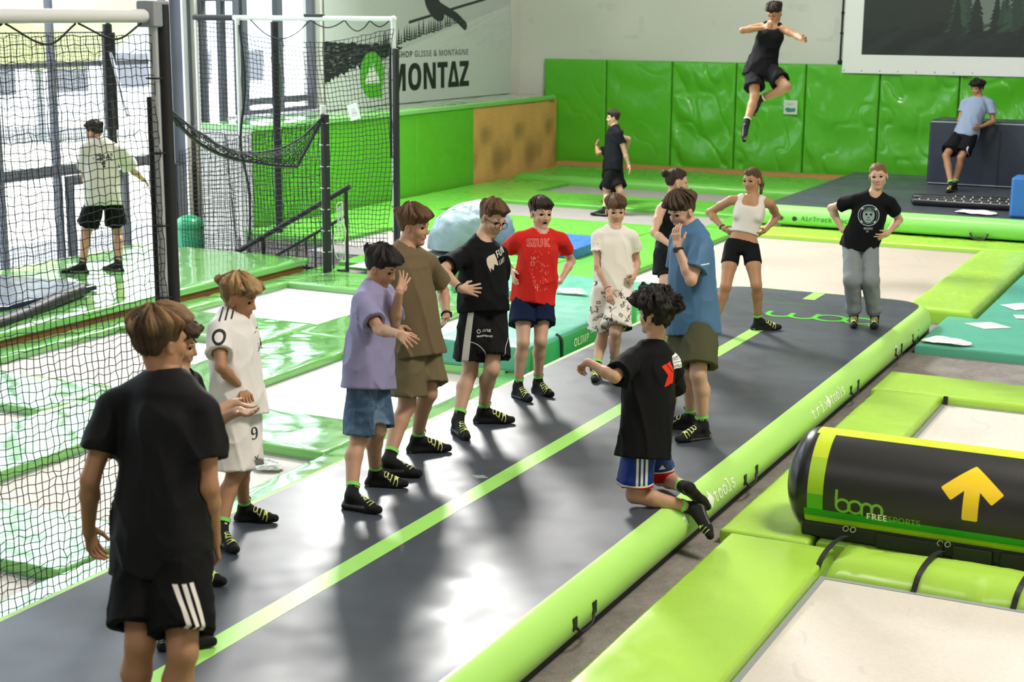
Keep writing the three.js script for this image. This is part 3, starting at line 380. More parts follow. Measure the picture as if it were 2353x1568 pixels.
{ const b = thing('framed_board', 'white board with a dark forest picture on the rear wall', 'board', [-4.6, 3.7, -29.12]); const pn = mesh('panel', rbox(-2.89, 3.5, -1.54, 2.2, -0.03, 0.02, 0.01), M.white, b);
  const tx = canvasTex(1024, 512, (g, w, h) => { g.fillStyle = '#6b756e'; g.fillRect(0, 0, w, h); g.fillStyle = '#1c2220'; g.beginPath(); g.moveTo(0, 0); g.lineTo(w * 0.36, 0); g.lineTo(w * 0.3, h * 0.5); g.lineTo(w * 0.42, h); g.lineTo(0, h); g.fill(); g.fillStyle = '#171c1a'; g.fillRect(0, h * 0.84, w, h); const tree = (x, y, s, c) => { g.fillStyle = c; for (let k = 0; k < 11; k++) { const ww = s * (0.08 + 0.42 * k / 11) * (0.8 + 0.4 * rnd()); g.beginPath(); g.moveTo(x, y - s * 2 + k * s * 0.17); g.lineTo(x - ww, y - s * 2 + (k + 1.7) * s * 0.18); g.lineTo(x + ww, y - s * 2 + (k + 1.7) * s * 0.18); g.fill(); } };
    for (let i = 0; i < 60; i++) tree(w * (0.3 + 0.7 * Math.pow(rnd(), 0.8)), h * (0.83 + 0.1 * rnd()), 40 + 70 * rnd(), ['#24392b', '#1c3023', '#223528', '#131f18', '#2d4733'][Math.floor(rnd() * 5)]); const gr = ['#121514', '#1b2022', '#0e1110', '#23292c']; for (let i = 0; i < 160; i++) { g.fillStyle = gr[Math.floor(rnd() * 4)]; g.globalAlpha = 0.5; g.beginPath(); const x = rnd() * w, y = h * (0.88 + 0.12 * rnd()); g.ellipse(x, y, 40 + 90 * rnd(), 6 + 16 * rnd(), -0.5, 0, 7); g.fill(); } g.globalAlpha = 1; });
  mesh('picture', new THREE.PlaneGeometry(5.6, 2.9).translate(0.27, 0.26, 0.0225), new THREE.MeshStandardMaterial({ map: tx, roughness: 0.5 }), b, 'dark forest picture'); for (let i = 0; i < 8; i++) mesh('screw', new THREE.SphereGeometry(0.014, 8, 6).translate(-2.85 + i * 0.34, -1.49, 0.02), M.frameGrey, pn, 'small screw'); }
// ---------- the ledge along the left wall, banner ----------
{ const l = thing('padded_ledge', 'long green padded ledge with plywood end along the left wall', 'ledge', [-13.4, 0, -23.9]); const Z = z => z + 23.9;
  mesh('core', box(-0.98, -0.05, 0, 1.5, Z(-29.1), Z(-18.45)), M.ply, l); [[-21.2, -18.42], [-23.2, -21.2], [-25.32, -23.2]].forEach(([a, b]) => mesh('green_panel', padGeo(-1.5, -0.03, Z(a), Z(b), 0, 0.06, 0.001, 0.015, 0.15).rotateZ(-Math.PI / 2).translate(-0.06, 0, 0), M.boxGreen, l));
  [[-26.9, -25.33], [-28.7, -26.92]].forEach(([a, b]) => mesh('plywood_panel', rbox(-0.05, -0.015, 0.02, 1.54, Z(a), Z(b), 0.004), M.ply, l)); mesh('end_panel', rbox(-0.95, -0.03, -0.9, 1.5, Z(-18.44), Z(-18.4), 0.01), M.wallWhite, l, 'white end panel');
  [[-21.2, -18.42], [-23.2, -21.2], [-25.32, -23.2], [-28.9, -25.32]].forEach(([a, b]) => mesh('top_pad', padGeo(-0.99, 0.02, Z(a), Z(b), 1.5, 1.59, 0.01, 0.03, 0.09), M.green, l)); }
{ const b = thing('mountain_banner', 'large printed ski banner with MONTAZ lettering above the ledge', 'banner', [-14.385, 0, 0]);
  const z0 = -21.8, z1 = -28.75, y0 = 1.6, y1 = 4.9, LW = z0 - z1, LH = y1 - y0;
  const tx = canvasTex(2048, 972, (g, w, h) => { // left edge at z0, metres from there
    const X = z => (z0 - z) / LW * w, Y = y => (y1 - y) / LH * h, S = w / LW; g.fillStyle = '#b9bebe'; g.fillRect(0, 0, w, h);
    g.fillStyle = '#c8cccc'; g.beginPath(); g.moveTo(0, Y(2.35)); g.lineTo(X(-24), Y(2.5)); g.lineTo(X(-26), Y(2.9)); g.lineTo(X(-28.7), Y(3.4)); g.lineTo(w, h); g.lineTo(0, h); g.fill();
    g.fillStyle = '#15181a'; g.beginPath(); g.moveTo(0, Y(2.72)); for (let i = 0; i <= 30; i++) g.lineTo(X(-21.8 - i * 0.085), Y(2.72 - 0.004 * i + 0.05 * rnd())); g.lineTo(X(-24.3), Y(2.58)); g.lineTo(X(-23.5), Y(2.36)); g.lineTo(X(-22.9), Y(2.22)); for (let i = 20; i >= 0; i--) g.lineTo(X(-21.8 - i * 0.05), Y(2.02 + 0.012 * i + 0.08 * rnd())); g.fill();
    for (let i = 0; i < 260; i++) { g.fillStyle = ['#b9bebe', '#7d8485', '#3a4042'][Math.floor(rnd() * 3)]; g.globalAlpha = 0.55; g.fillRect(X(-21.8 - 2.1 * rnd()), Y(2.1 + 0.58 * rnd()), 4 + 30 * rnd(), 2 + 5 * rnd()); } g.globalAlpha = 1;
    g.fillStyle = '#1b2022'; const conif = (x, y, s) => { for (let k = 0; k < 5; k++) { const ww = s * (0.05 + 0.05 * k); g.beginPath(); g.moveTo(X(x), Y(y + s - k * s * 0.2)); g.lineTo(X(x) - ww * S, Y(y + s * 0.72 - k * s * 0.18)); g.lineTo(X(x) + ww * S, Y(y + s * 0.72 - k * s * 0.18)); g.fill(); } };
    for (let i = 0; i < 34; i++) { const t = i / 34; conif(-23.6 - 3.1 * t + 0.03 * rnd(), 2.55 + 0.5 * t + 0.03 * rnd(), (0.3 - 0.1 * t) * (0.6 + 0.7 * rnd())); }
    g.fillStyle = '#22282a'; g.beginPath(); g.ellipse(X(-25.55), Y(3.33), 0.42 * S, 0.2 * S, 0.5, 0, 7); g.fill(); g.lineWidth = 0.17 * S; g.lineCap = 'round'; g.strokeStyle = '#22282a'; g.beginPath(); g.moveTo(X(-25.7), Y(3.35)); g.lineTo(X(-26.4), Y(3.15)); g.lineTo(X(-26.75), Y(2.98)); g.stroke(); g.lineWidth = 0.05 * S; g.beginPath(); g.moveTo(X(-24.6), Y(3.05)); g.lineTo(X(-27.6), Y(3.5)); g.stroke(); g.lineWidth = 0.2 * S; g.beginPath(); g.moveTo(X(-25.4), Y(3.4)); g.lineTo(X(-25.3), Y(3.9)); g.stroke();
    g.strokeStyle = '#9fa8a9'; g.lineWidth = 3; for (let i = 0; i < 40; i++) { g.globalAlpha = 0.4; g.beginPath(); const a = -25.5 - 3 * rnd(), c = 2.4 + 0.8 * rnd(); g.moveTo(X(a), Y(c)); g.lineTo(X(a - 0.5), Y(c + 0.12)); g.stroke(); } g.globalAlpha = 1;
    g.fillStyle = '#55b42a'; g.beginPath(); g.ellipse(X(-23.28), Y(2.14), 0.4 * S, 0.41 * S, 0, 0, 7); g.fill(); g.beginPath(); g.moveTo(X(-23.4), Y(1.74)); g.lineTo(X(-23.62), Y(1.72)); g.lineTo(X(-23.62), Y(2.0)); g.fill(); g.fillStyle = '#e8eee6'; const pk = (x, hh) => { g.beginPath(); g.moveTo(X(x - 0.1), Y(2.0)); g.lineTo(X(x), Y(2.0 + hh)); g.lineTo(X(x + 0.1), Y(2.0)); g.fill(); }; pk(-23.13, 0.18); pk(-23.2, 0.3); pk(-23.3, 0.4); pk(-23.38, 0.26); pk(-23.45, 0.18);
    g.fillStyle = '#15181a'; g.textBaseline = 'alphabetic'; g.font = `900 ${0.66 * S}px sans-serif`; g.save(); g.translate(X(-23.82), Y(1.83)); const mw = g.measureText('MONT\u0394Z').width; g.scale(3.1 * S / mw, 1); g.fillText('MONT\u0394Z', 0, 0); g.restore();
    g.font = `bold ${0.155 * S}px sans-serif`; g.save(); g.translate(X(-23.75), Y(2.42)); const sw = g.measureText('PROSHOP GLISSE & MONTAGNE').width; g.scale(3.15 * S / sw, 1); g.fillText('PROSHOP', 0, 0); g.fillStyle = '#4c5557'; g.fillText('GLISSE & MONTAGNE', g.measureText('PROSHOP ').width, 0); g.restore();
  });
  const pl = new THREE.PlaneGeometry(LW, LH, 60, 20), pa = pl.attributes.position; for (let i = 0; i < pa.count; i++) pa.setZ(i, 0.03 * (fbm(pa.getX(i) * 0.9, pa.getY(i) * 0.5, 3) - 0.4) + (pa.getX(i) > LW / 2 - 0.9 ? 0.02 * Math.sin(pa.getY(i) * 5 + pa.getX(i) * 3) : 0)); pl.computeVertexNormals();
  mesh('printed_sheet', pl.rotateY(Math.PI / 2).translate(0.03, (y0 + y1) / 2, (z0 + z1) / 2), new THREE.MeshStandardMaterial({ map: tx, roughness: 0.55, side: THREE.DoubleSide }), b); }
// ---------- nets ----------
function netGeo(P, nu, nv, r, jit = 0.25) { // cords along both directions through a grid of knots
  const node = []; for (let j = 0; j <= nv; j++) for (let i = 0; i <= nu; i++) { const k = P(i / nu, j / nv); k.x += (noise(i * 0.9, j * 0.9, 1) - 0.5) * jit * 0.06; k.y += (noise(i * 0.7, j * 0.8, 2) - 0.5) * jit * 0.1 + (i % 2 ? jit * 0.012 : -jit * 0.012); k.z += (noise(i * 0.8, j * 0.7, 3) - 0.5) * jit * 0.08; node.push(k); }
  const pos = [], idx = [], run = list => { const s = pos.length / 3; list.forEach((p, q) => { const d = (list[q + 1] || p).clone().sub(list[q - 1] || p).normalize(), a = Math.abs(d.y) > 0.7 ? V(1, 0, 0) : V(0, 1, 0), e1 = a.clone().cross(d).normalize(), e2 = d.clone().cross(e1); for (let k = 0; k < 3; k++) { const t = k * 2.0944, v = p.clone().addScaledVector(e1, r * Math.cos(t)).addScaledVector(e2, r * Math.sin(t)); pos.push(v.x, v.y, v.z); } if (q) for (let k = 0; k < 3; k++) { const A = s + (q - 1) * 3 + k, B = s + (q - 1) * 3 + (k + 1) % 3; idx.push(A, B, A + 3, B, B + 3, A + 3); } }); };
  for (let j = 0; j <= nv; j++) run(node.slice(j * (nu + 1), (j + 1) * (nu + 1))); for (let i = 0; i <= nu; i++) { const l = []; for (let j = 0; j <= nv; j++) l.push(node[j * (nu + 1) + i]); run(l); }
  const g = new THREE.BufferGeometry(); g.setAttribute('position', new THREE.Float32BufferAttribute(pos, 3)); g.setIndex(idx); g.computeVertexNormals(); return g;
}
const L3 = (a, b, t) => V(a[0] + (b[0] - a[0]) * t, a[1] + (b[1] - a[1]) * t, a[2] + (b[2] - a[2]) * t);
const bil = (a, b, c, d) => (u, v) => L3(a, b, u).lerp(L3(d, c, u), v); // a-b along the foot, d-c along the head
{ const n = thing('safety_net', 'near padded post with beam and black safety net on the left', 'net', [-5.45, 0, -6.62]);
  const po = mesh('post', rod([0, 0, 0], [0, 3.2, 0], 0.034, 14), M.steel, n, 'grey steel post'); mesh('post_padding', rod([0.038, 0.02, -0.031], [0.038, 3.24, -0.031], 0.036, 14), M.black, po, 'black post padding'); mesh('post_padding', rod([-0.026, 0.02, 0.022], [-0.026, 2.75, 0.022], 0.02, 10), M.black, po, 'black post padding'); mesh('corner_block', rbox(-0.06, 0.06, 3.12, 3.26, -0.07, 0.07, 0.012), M.frameGrey, n);
  mesh('beam', rod([0, 3.18, -0.02], [0, 3.17, 3.4], 0.036, 14), M.whitePipe, n, 'pale padded beam'); for (let i = 0; i < 7; i++) mesh('tie', new THREE.TorusGeometry(0.05, 0.005, 6, 14).rotateX(Math.PI / 2).translate(0.0, 2.85 - i * 0.4, 0), M.cord, po, 'black cord tie');
  for (let i = 0; i < 6; i++) mesh('hanging_cord', tube([[0, 3.14, 0.1 + i * 0.5], [0, 3.06 - 0.02 * (i % 2), 0.3 + i * 0.5], [0, 3.14, 0.58 + i * 0.5]], 0.006, 5), M.cord, n, 'black hanging cord');
  const f = bil([0, 0.02, 0.03], [0, 0.02, 3.2], [0, 3.08, 3.2], [0, 3.08, 0.03]); mesh('netting', netGeo((u, v) => { const p = f(u, v); p.y -= 0.1 * Math.sin(u * 9) * 0.3 * (1 - v); p.x += 0.04 * Math.sin(u * 5 + v * 3); p.z += 0.07 * (1 - v) * (1 - v) * Math.sin(Math.PI * u); return p; }, 74, 72, 0.0027), M.cord, n, 'black square netting'); }
{ const n = thing('net_screen', 'fine dark net screen behind the man at the glazing', 'net', [-13.15, 0, -11.5]);
  for (const z of [-3.6, 1.5]) mesh('post', rod([0, 0.2, z], [0, 3.1, z], 0.03), M.frame, n); mesh('top_cable', rod([0, 2.95, -3.6], [0, 2.95, 4], 0.008, 6), M.cord, n);
  const f = bil([0, 0.25, -3.6], [0, 0.25, 4], [0, 2.95, 4], [0, 2.95, -3.6]); mesh('netting', netGeo((u, v) => { const p = f(u, v); p.x += 0.05 * Math.sin(u * 17) * v; return p; }, 165, 58, 0.0034), M.cord, n, 'dark netting'); }
{ const n = thing('net_cage', 'tall pipe frame with black net in front of the green ledge', 'net', [0, 0, -17.75]); const xl = -13.85, xm = -13.1, xr = -10.6, H = 3.13;
  mesh('post', rod([xr, 0, 0], [xr, H, 0], 0.035, 14), M.whitePipe, n, 'white and black padded post'); mesh('post_padding', rbox(xr + 0.0, xr + 0.06, 0.05, 2.75, -0.045, 0.045, 0.012), M.black, n, 'black padding'); mesh('post_padding', rbox(xr - 0.05, xr - 0.02, 1.3, 2.75, -0.03, 0.045, 0.01), M.black, n, 'black padding');
  mesh('post', rod([xm, -0.9, 0.05], [xm, H, 0.05], 0.032, 14), M.whitePipe, n); mesh('post', rod([xl, 1.5, 0], [xl, H, 0], 0.026, 12), M.whitePipe, n); mesh('post', rod([-12.72, -0.9, -0.3], [-12.72, H - 0.05, -0.3], 0.055, 12), M.black, n, 'black padded post'); mesh('top_rail', rod([xl, H, 0], [xr, H, 0], 0.035, 14), M.whitePipe, n, 'white top pipe'); mesh('rail_clamp', rbox(-12.0, -11.7, H + 0.02, H + 0.06, -0.04, 0.04, 0.01), M.black, n); mesh('elbow', new THREE.SphereGeometry(0.045, 14, 10).translate(xr, H, 0), M.whitePipe, n); mesh('rail_padding', rod([xl - 0.03, H, 0], [-13.2, H, 0], 0.042, 12), M.black, n, 'black rail padding');
  [[-12.9, -11.9, 0.28], [-11.9, -11.35, 0.12], [-11.35, -10.95, 0.16], [-10.95, -10.65, 0.1]].forEach(([a, b, s]) => mesh('hanging_cord', tube([[a, H - 0.02, 0.02], [(a * 3 + b) / 4, H - s * 0.75, 0.02], [(a + b) / 2, H - s, 0.02], [(a + 3 * b) / 4, H - s * 0.75, 0.02], [b, H - 0.02, 0.02]], 0.009, 5), M.cord, n, 'black scalloped cord'));
  const f = bil([xm, -0.1, 0.03], [xr, 0.02, 0.03], [xr, H - 0.12, 0.03], [xm, H - 0.2, 0.03]); mesh('netting', netGeo((u, v) => { const p = f(u, v); p.z += 0.1 * Math.sin(u * 8) * (1 - v); p.y -= 0.16 * Math.sin(Math.PI * u) * v; p.x += 0.05 * Math.sin(v * 9 + u * 4); return p; }, 38, 46, 0.0052), M.cord, n, 'black square netting');
  const f2 = bil([xl, 1.5, 0.0], [xm, 1.5, 0.03], [xm, H - 0.1, 0.03], [xl, H - 0.05, 0.0]); mesh('netting', netGeo(f2, 12, 24, 0.005), M.cord, n); const f3 = bil([xl, -0.9, 0.0], [xm, -0.9, 0.03], [xm, 1.5, 0.03], [xl, 1.5, 0.0]); mesh('netting', netGeo((u, v) => { const p = f3(u, v); p.z += 0.12 * Math.sin(u * 7 + v * 2); return p; }, 14, 40, 0.005), M.cord, n);
  for (let i = 0; i < 8; i++) mesh('tie', new THREE.TorusGeometry(0.045, 0.006, 6, 14).rotateX(Math.PI / 2).translate(xr, 0.3 + i * 0.34, 0), M.cord, n, 'black cord tie'); mesh('loose_cord', tube([[xm + 0.05, H - 0.1, 0.06], [xm + 0.14, 2.2, 0.1], [xm + 0.02, 1.4, 0.08], [xm + 0.16, 0.7, 0.1], [xm + 0.1, -0.2, 0.06]], 0.018, 6), M.cord, n, 'loose black cord'); }
{ const n = thing('low_net', 'sagging black entrance net tied to the short padded post', 'net', [-10.25, 0, -15.5]);
  mesh('post', rod([0, 0, 0], [0, 2.12, 0], 0.035, 14), M.whitePipe, n, 'white post core'); mesh('post_padding', rbox(-0.012, 0.06, 0.03, 2.02, -0.055, 0.055, 0.018), M.black, n, 'black post padding');
  const cv = (...q) => new THREE.CatmullRomCurve3(q.map(([y, z]) => V(0.02, y, z))), tc = cv([2.27, 2.96], [1.97, 2.44], [1.72, 1.85], [1.66, 1.2], [1.74, 0.6], [2.0, 0]), bc = cv([2.2, 2.93], [1.86, 2.45], [1.66, 1.95], [1.56, 1.45], [1.48, 0.95], [1.44, 0.6]), topc = t => tc.getPoint(t), botc = t => t < 0.8 ? bc.getPoint(t / 0.8) : V(0.02, 1.44 + 0.56 * (t - 0.8) / 0.2, 0.6 - 0.6 * (t - 0.8) / 0.2);
  const line = (f, r) => tube(Array.from({ length: 61 }, (_, i) => f(i / 60)), r, 6, 160); mesh('head_cord', line(topc, 0.01), M.cord, n); mesh('foot_band', line(botc, 0.02), M.black, n, 'black webbing band'); mesh('netting', netGeo((u, v) => { const p = botc(u).lerp(topc(u), v); p.x += 0.12 * Math.sin(v * Math.PI) * Math.sin(u * Math.PI); return p; }, 66, 9, 0.005, 0.4), M.cord, n, 'bunched black netting');
  const f = bil([0, 0.05, 0], [-2.4, 0.05, -0.3], [-2.4, 1.45, -0.3], [0, 1.95, 0]); mesh('netting', netGeo((u, v) => { const p = f(u, v); p.z += 0.06 * Math.sin(u * 9); return p; }, 38, 26, 0.005), M.cord, n); for (let i = 0; i < 7; i++) mesh('tie', new THREE.TorusGeometry(0.055, 0.005, 6, 14).rotateX(Math.PI / 2).translate(0.01, 0.35 + i * 0.26, 0), M.whiteCord, n, 'pale cable tie'); }
{ const s = thing('net_notice', 'small white notice hanging on the tall net', 'notice', [-11.18, 1.9, -17.66]); const tx = canvasTex(128, 160, g => { g.fillStyle = '#eef0ee'; g.fillRect(0, 0, 128, 160); g.strokeStyle = '#8a9094'; g.lineWidth = 3; for (let i = 0; i < 5; i++) { g.beginPath(); g.moveTo(40, 50 + i * 12); g.lineTo(90, 50 + i * 12); g.stroke(); } g.strokeStyle = '#c0605a'; g.strokeRect(36, 92, 58, 26); });
  mesh('sheet', new THREE.PlaneGeometry(0.17, 0.22, 4, 4).rotateZ(0.3), new THREE.MeshStandardMaterial({ map: tx, roughness: 0.6, side: THREE.DoubleSide }), s); mesh('string', tube([[-0.09, 0.1, 0], [0, 0.15, 0], [0.07, 0.14, 0]], 0.004, 5), M.whiteCord, s); }
{ const n = thing('white_net', 'small white knotted net tied beside the stair rail', 'net', [-10.08, 0.22, -15.6]); const f = bil([-0.1, 0.05, 0], [0.07, 0, 0], [0.03, 0.74, 0], [-0.06, 0.62, 0]); mesh('netting', netGeo(f, 3, 6, 0.008, 0.8), M.whiteCord, n); mesh('tie', tube([[-0.06, 0.62, 0], [-0.03, 0.72, 0.03], [0.03, 0.74, 0]], 0.008, 5), M.whiteCord, n); }
// stairs down to the lower floor
{ const s = thing('stair_rail', 'black stair railing descending toward the glazed front', 'railing', [0, 0, -15.75]); const top = (x, o = 0) => 1.07 + o + (x + 10.16) * 0.545;
  mesh('handrail', rod([-10.05, top(-10.05), 0], [-12.9, top(-12.9), 0], 0.034, 12), M.black, s); mesh('lower_rail', rod([-10.1, top(-10.1, -0.33), 0], [-12.2, top(-12.2, -0.33), 0], 0.02, 8), M.black, s); mesh('foot_rail', rod([-10.1, 0.08, 0], [-11.0, 0.08, 0], 0.02, 8), M.black, s);
  for (let i = 0; i < 9; i++) { const x = -10.3 - i * 0.135; if (top(x, -0.33) > 0.02) mesh('baluster', rod([x, 0.0, 0], [x, top(x, -0.33), 0], 0.011, 6), M.black, s); } for (const x of [-10.1, -11.35]) mesh('newel_post', rod([x, 0, 0], [x, top(x) - 0.02, 0], 0.024, 8), M.black, s); }
{ const s = thing('stairs', 'pale steps going down beside the black railing', 'stairs', [0, 0, -16.9]); for (let i = 0; i < 5; i++) mesh('step', rbox(-11.0 - 0.3 * i - 0.3, -11.0 - 0.3 * i + 0.33, -0.95, -0.17 * (i + 1) + 0.02, -0.95, 0.95, 0.01), M.wallWhite, s); }
tag(mesh('floor_sheet', rbox(-10.2, -9.0, 0.105, 0.112, -16.4, -15.9, 0.003), M.facade), 'flat blue-grey sheet beside the short padded post', 'sheet');

// ---------- people: distance fields meshed into continuous bodies and garments ----------
function meshField(f, lo, hi, h) {
  const nx = Math.ceil((hi[0] - lo[0]) / h) + 2, ny = Math.ceil((hi[1] - lo[1]) / h) + 2, nz = Math.ceil((hi[2] - lo[2]) / h) + 2, B = 4, val = new Float32Array(nx * ny * nz), at = (i, j, k) => i + nx * (j + ny * k);
  for (let k0 = 0; k0 < nz; k0 += B) for (let j0 = 0; j0 < ny; j0 += B) for (let i0 = 0; i0 < nx; i0 += B) {
    const c = f(lo[0] + (i0 + 1.5) * h, lo[1] + (j0 + 1.5) * h, lo[2] + (k0 + 1.5) * h), far = Math.abs(c) > 4.6 * h;
    for (let k = k0; k < Math.min(nz, k0 + B); k++) for (let j = j0; j < Math.min(ny, j0 + B); j++) for (let i = i0; i < Math.min(nx, i0 + B); i++) val[at(i, j, k)] = far ? c : f(lo[0] + i * h, lo[1] + j * h, lo[2] + k * h);
  }
  const id = new Int32Array(nx * ny * nz).fill(-1), pos = [], idx = [];
  for (let k = 0; k < nz - 1; k++) for (let j = 0; j < ny - 1; j++) for (let i = 0; i < nx - 1; i++) {
    let m = 0; const v = []; for (let c = 0; c < 8; c++) { const q = val[at(i + (c & 1), j + ((c >> 1) & 1), k + (c >> 2))]; v.push(q); if (q < 0) m |= 1 << c; } if (m === 0 || m === 255) continue;
    let x = 0, y = 0, z = 0, n = 0; for (let a = 0; a < 8; a++) for (let e = 0; e < 3; e++) { const b = a | (1 << e); if (b === a) continue; if ((v[a] < 0) !== (v[b] < 0)) { const t = v[a] / (v[a] - v[b]); x += (a & 1) + (e === 0 ? t : 0); y += ((a >> 1) & 1) + (e === 1 ? t : 0); z += (a >> 2) + (e === 2 ? t : 0); n++; } }
    id[at(i, j, k)] = pos.length / 3; pos.push(lo[0] + (i + x / n) * h, lo[1] + (j + y / n) * h, lo[2] + (k + z / n) * h);
  }
  const quad = (a, b, c, d, s) => { if (a < 0 || b < 0 || c < 0 || d < 0) return; s ? idx.push(a, b, c, a, c, d) : idx.push(a, c, b, a, d, c); };
  for (let k = 1; k < nz - 1; k++) for (let j = 1; j < ny - 1; j++) for (let i = 1; i < nx - 1; i++) {
    const s = val[at(i, j, k)] < 0;
    if (s !== val[at(i + 1, j, k)] < 0) quad(id[at(i, j - 1, k - 1)], id[at(i, j, k - 1)], id[at(i, j, k)], id[at(i, j - 1, k)], s);
    if (s !== val[at(i, j + 1, k)] < 0) quad(id[at(i - 1, j, k - 1)], id[at(i - 1, j, k)], id[at(i, j, k)], id[at(i, j, k - 1)], s);
    if (s !== val[at(i, j, k + 1)] < 0) quad(id[at(i - 1, j - 1, k)], id[at(i, j - 1, k)], id[at(i, j, k)], id[at(i - 1, j, k)], s);
  }
  const g = new THREE.BufferGeometry(); g.setAttribute('position', new THREE.Float32BufferAttribute(pos, 3)); g.setIndex(idx); g.computeVertexNormals(); return g;
}
const smin = (a, b, k) => { const h = k - Math.abs(a - b); return h > 0 ? Math.min(a, b) - h * h / (4 * k) : Math.min(a, b); };
const smax = (a, b, k) => -smin(-a, -b, k);
function cap(a, b, ra, rb) { // tapered capsule
  const ax = a.x, ay = a.y, az = a.z, dx = b.x - ax, dy = b.y - ay, dz = b.z - az, l = 1 / (dx * dx + dy * dy + dz * dz + 1e-9);
  return (x, y, z) => { const px = x - ax, py = y - ay, pz = z - az; let t = (px * dx + py * dy + pz * dz) * l; t = t < 0 ? 0 : t > 1 ? 1 : t; const qx = px - dx * t, qy = py - dy * t, qz = pz - dz * t; return Math.sqrt(qx * qx + qy * qy + qz * qz) - ra - (rb - ra) * t; };
}
function bounds(pts, m) { const lo = [1e9, 1e9, 1e9], hi = [-1e9, -1e9, -1e9]; for (const p of pts) p.toArray().forEach((c, i) => { lo[i] = Math.min(lo[i], c - m); hi[i] = Math.max(hi[i], c + m); }); return [lo, hi]; }
const union = (fs, k) => (x, y, z) => { let d = 1e3; for (let i = 0; i < fs.length; i++) d = smin(d, fs[i](x, y, z), k); return d; };
const PROFILE = [[-0.5, 0.082, 0.058], [-0.1, 0.09, 0.064], [0.05, 0.09, 0.064], [0.42, 0.074, 0.054], [0.74, 0.088, 0.062], [0.92, 0.078, 0.05], [1.05, 0.04, 0.036]];
function profile(t, c) { let i = 0; while (i < PROFILE.length - 2 && t > PROFILE[i + 1][0]) i++; const a = PROFILE[i], b = PROFILE[i + 1], u = sm(clamp((t - a[0]) / (b[0] - a[0]), 0, 1)); return a[c] + (b[c] - a[c]) * u; }
function trunk(F, grow, straight) { // grow(t): extra half width in metres
  const { pel, A, Lt, pr, cr, H, wide } = F; return (x, y, z, o) => {
    const px = x - pel.x, py = y - pel.y, pz = z - pel.z, s = px * A.x + py * A.y + pz * A.z, t = s / Lt, w = clamp(t, 0, 1);
    let rx = pr.x + (cr.x - pr.x) * w, ry = pr.y + (cr.y - pr.y) * w, rz = pr.z + (cr.z - pr.z) * w; const k = rx * A.x + ry * A.y + rz * A.z; rx -= k * A.x; ry -= k * A.y; rz -= k * A.z; const l = 1 / Math.hypot(rx, ry, rz); rx *= l; ry *= l; rz *= l;
    const fx = A.y * rz - A.z * ry, fy = A.z * rx - A.x * rz, fz = A.x * ry - A.y * rx, u = px * rx + py * ry + pz * rz, v = px * fx + py * fy + pz * fz, g = grow(t), q = straight && t < 0.74 ? 1 : 0, a = (q ? 0.088 : profile(t, 1)) * H * wide + g, b = (q ? 0.063 : profile(t, 2)) * H * wide + g;
    if (o) { o.u = u; o.v = v; o.s = s; } return (Math.hypot(u / a, v / b) - 1) * Math.min(a, b);
  };
}
const skinTone = { fair: [0.56, 0.34, 0.235], light: [0.5, 0.28, 0.175], tan: [0.43, 0.22, 0.12], deep: [0.34, 0.17, 0.095] };
const hairTone = { black: [0.012, 0.009, 0.008], dark: [0.028, 0.017, 0.011], brown: [0.06, 0.032, 0.018], chestnut: [0.1, 0.05, 0.025], light: [0.2, 0.115, 0.055], blond: [0.34, 0.21, 0.1] };
const skinMats = {}, hairMat = new THREE.MeshPhysicalMaterial({ vertexColors: true, roughness: 0.68, specularIntensity: 0.6 }), skinMat = new THREE.MeshPhysicalMaterial({ vertexColors: true, roughness: 0.5, sheen: 0.15, specularIntensity: 0.6 });
const eyeWhite = std(col(0.7, 0.68, 0.66), { roughness: 0.25 }), irisMat = std(col(0.03, 0.018, 0.012), { roughness: 0.15 });
const sockTex = canvasTex(512, 256, (g, w, h) => { g.fillStyle = '#0a0b0b'; g.fillRect(0, 0, w, h); g.lineCap = 'round'; const bom = (x, y, s, c, lw) => { g.save(); g.translate(x, y); g.scale(s, s); g.strokeStyle = c; g.lineWidth = lw; const a = (cx, r0, r1) => { g.beginPath(); g.arc(cx, 0, 16, r0, r1); g.stroke(); }; g.beginPath(); g.moveTo(0, -44); g.lineTo(0, 0); g.stroke(); a(16, 0, 7); a(52, 0, 7); a(86, Math.PI, 6.28); a(118, Math.PI, 6.28); g.beginPath(); g.moveTo(70, 0); g.lineTo(70, 20); g.moveTo(102, 0); g.lineTo(102, 20); g.moveTo(134, 0); g.lineTo(134, 20); g.stroke(); g.restore(); };
  g.save(); g.translate(232, 110); g.rotate(0.5); bom(0, 0, 1.15, '#e6f08a', 6); g.restore(); bom(150, 62, 0.42, '#cfd8a8', 8); bom(60, 62, 0.42, '#cfd8a8', 8); bom(240, 58, 0.36, '#cfd8a8', 8); g.strokeStyle = '#dfe6d2'; g.lineWidth = 3; for (let i = 0; i < 14; i++) { g.beginPath(); g.moveTo(70 + i * 17, 214); g.lineTo(78 + i * 17, 232); g.stroke(); } for (let i = 0; i < 3; i++) { g.beginPath(); g.moveTo(26, 190 + i * 12); g.lineTo(60, 196 + i * 12); g.stroke(); } });
const sockMat = new THREE.MeshStandardMaterial({ map: sockTex, roughness: 0.9 }), cuffMat = std(col(0.22, 0.75, 0.12), { roughness: 0.8 });
const clothMats = {};
function clothMat(c, o = {}) { const k = JSON.stringify([c, o.rough, o.sheen]); return clothMats[k] ||= new THREE.MeshPhysicalMaterial({ color: new THREE.Color(c), roughness: o.rough ?? 0.88, specularIntensity: 0.4, sheen: o.sheen ?? 0.15, sheenRoughness: 0.6, sheenColor: new THREE.Color(c) }); }
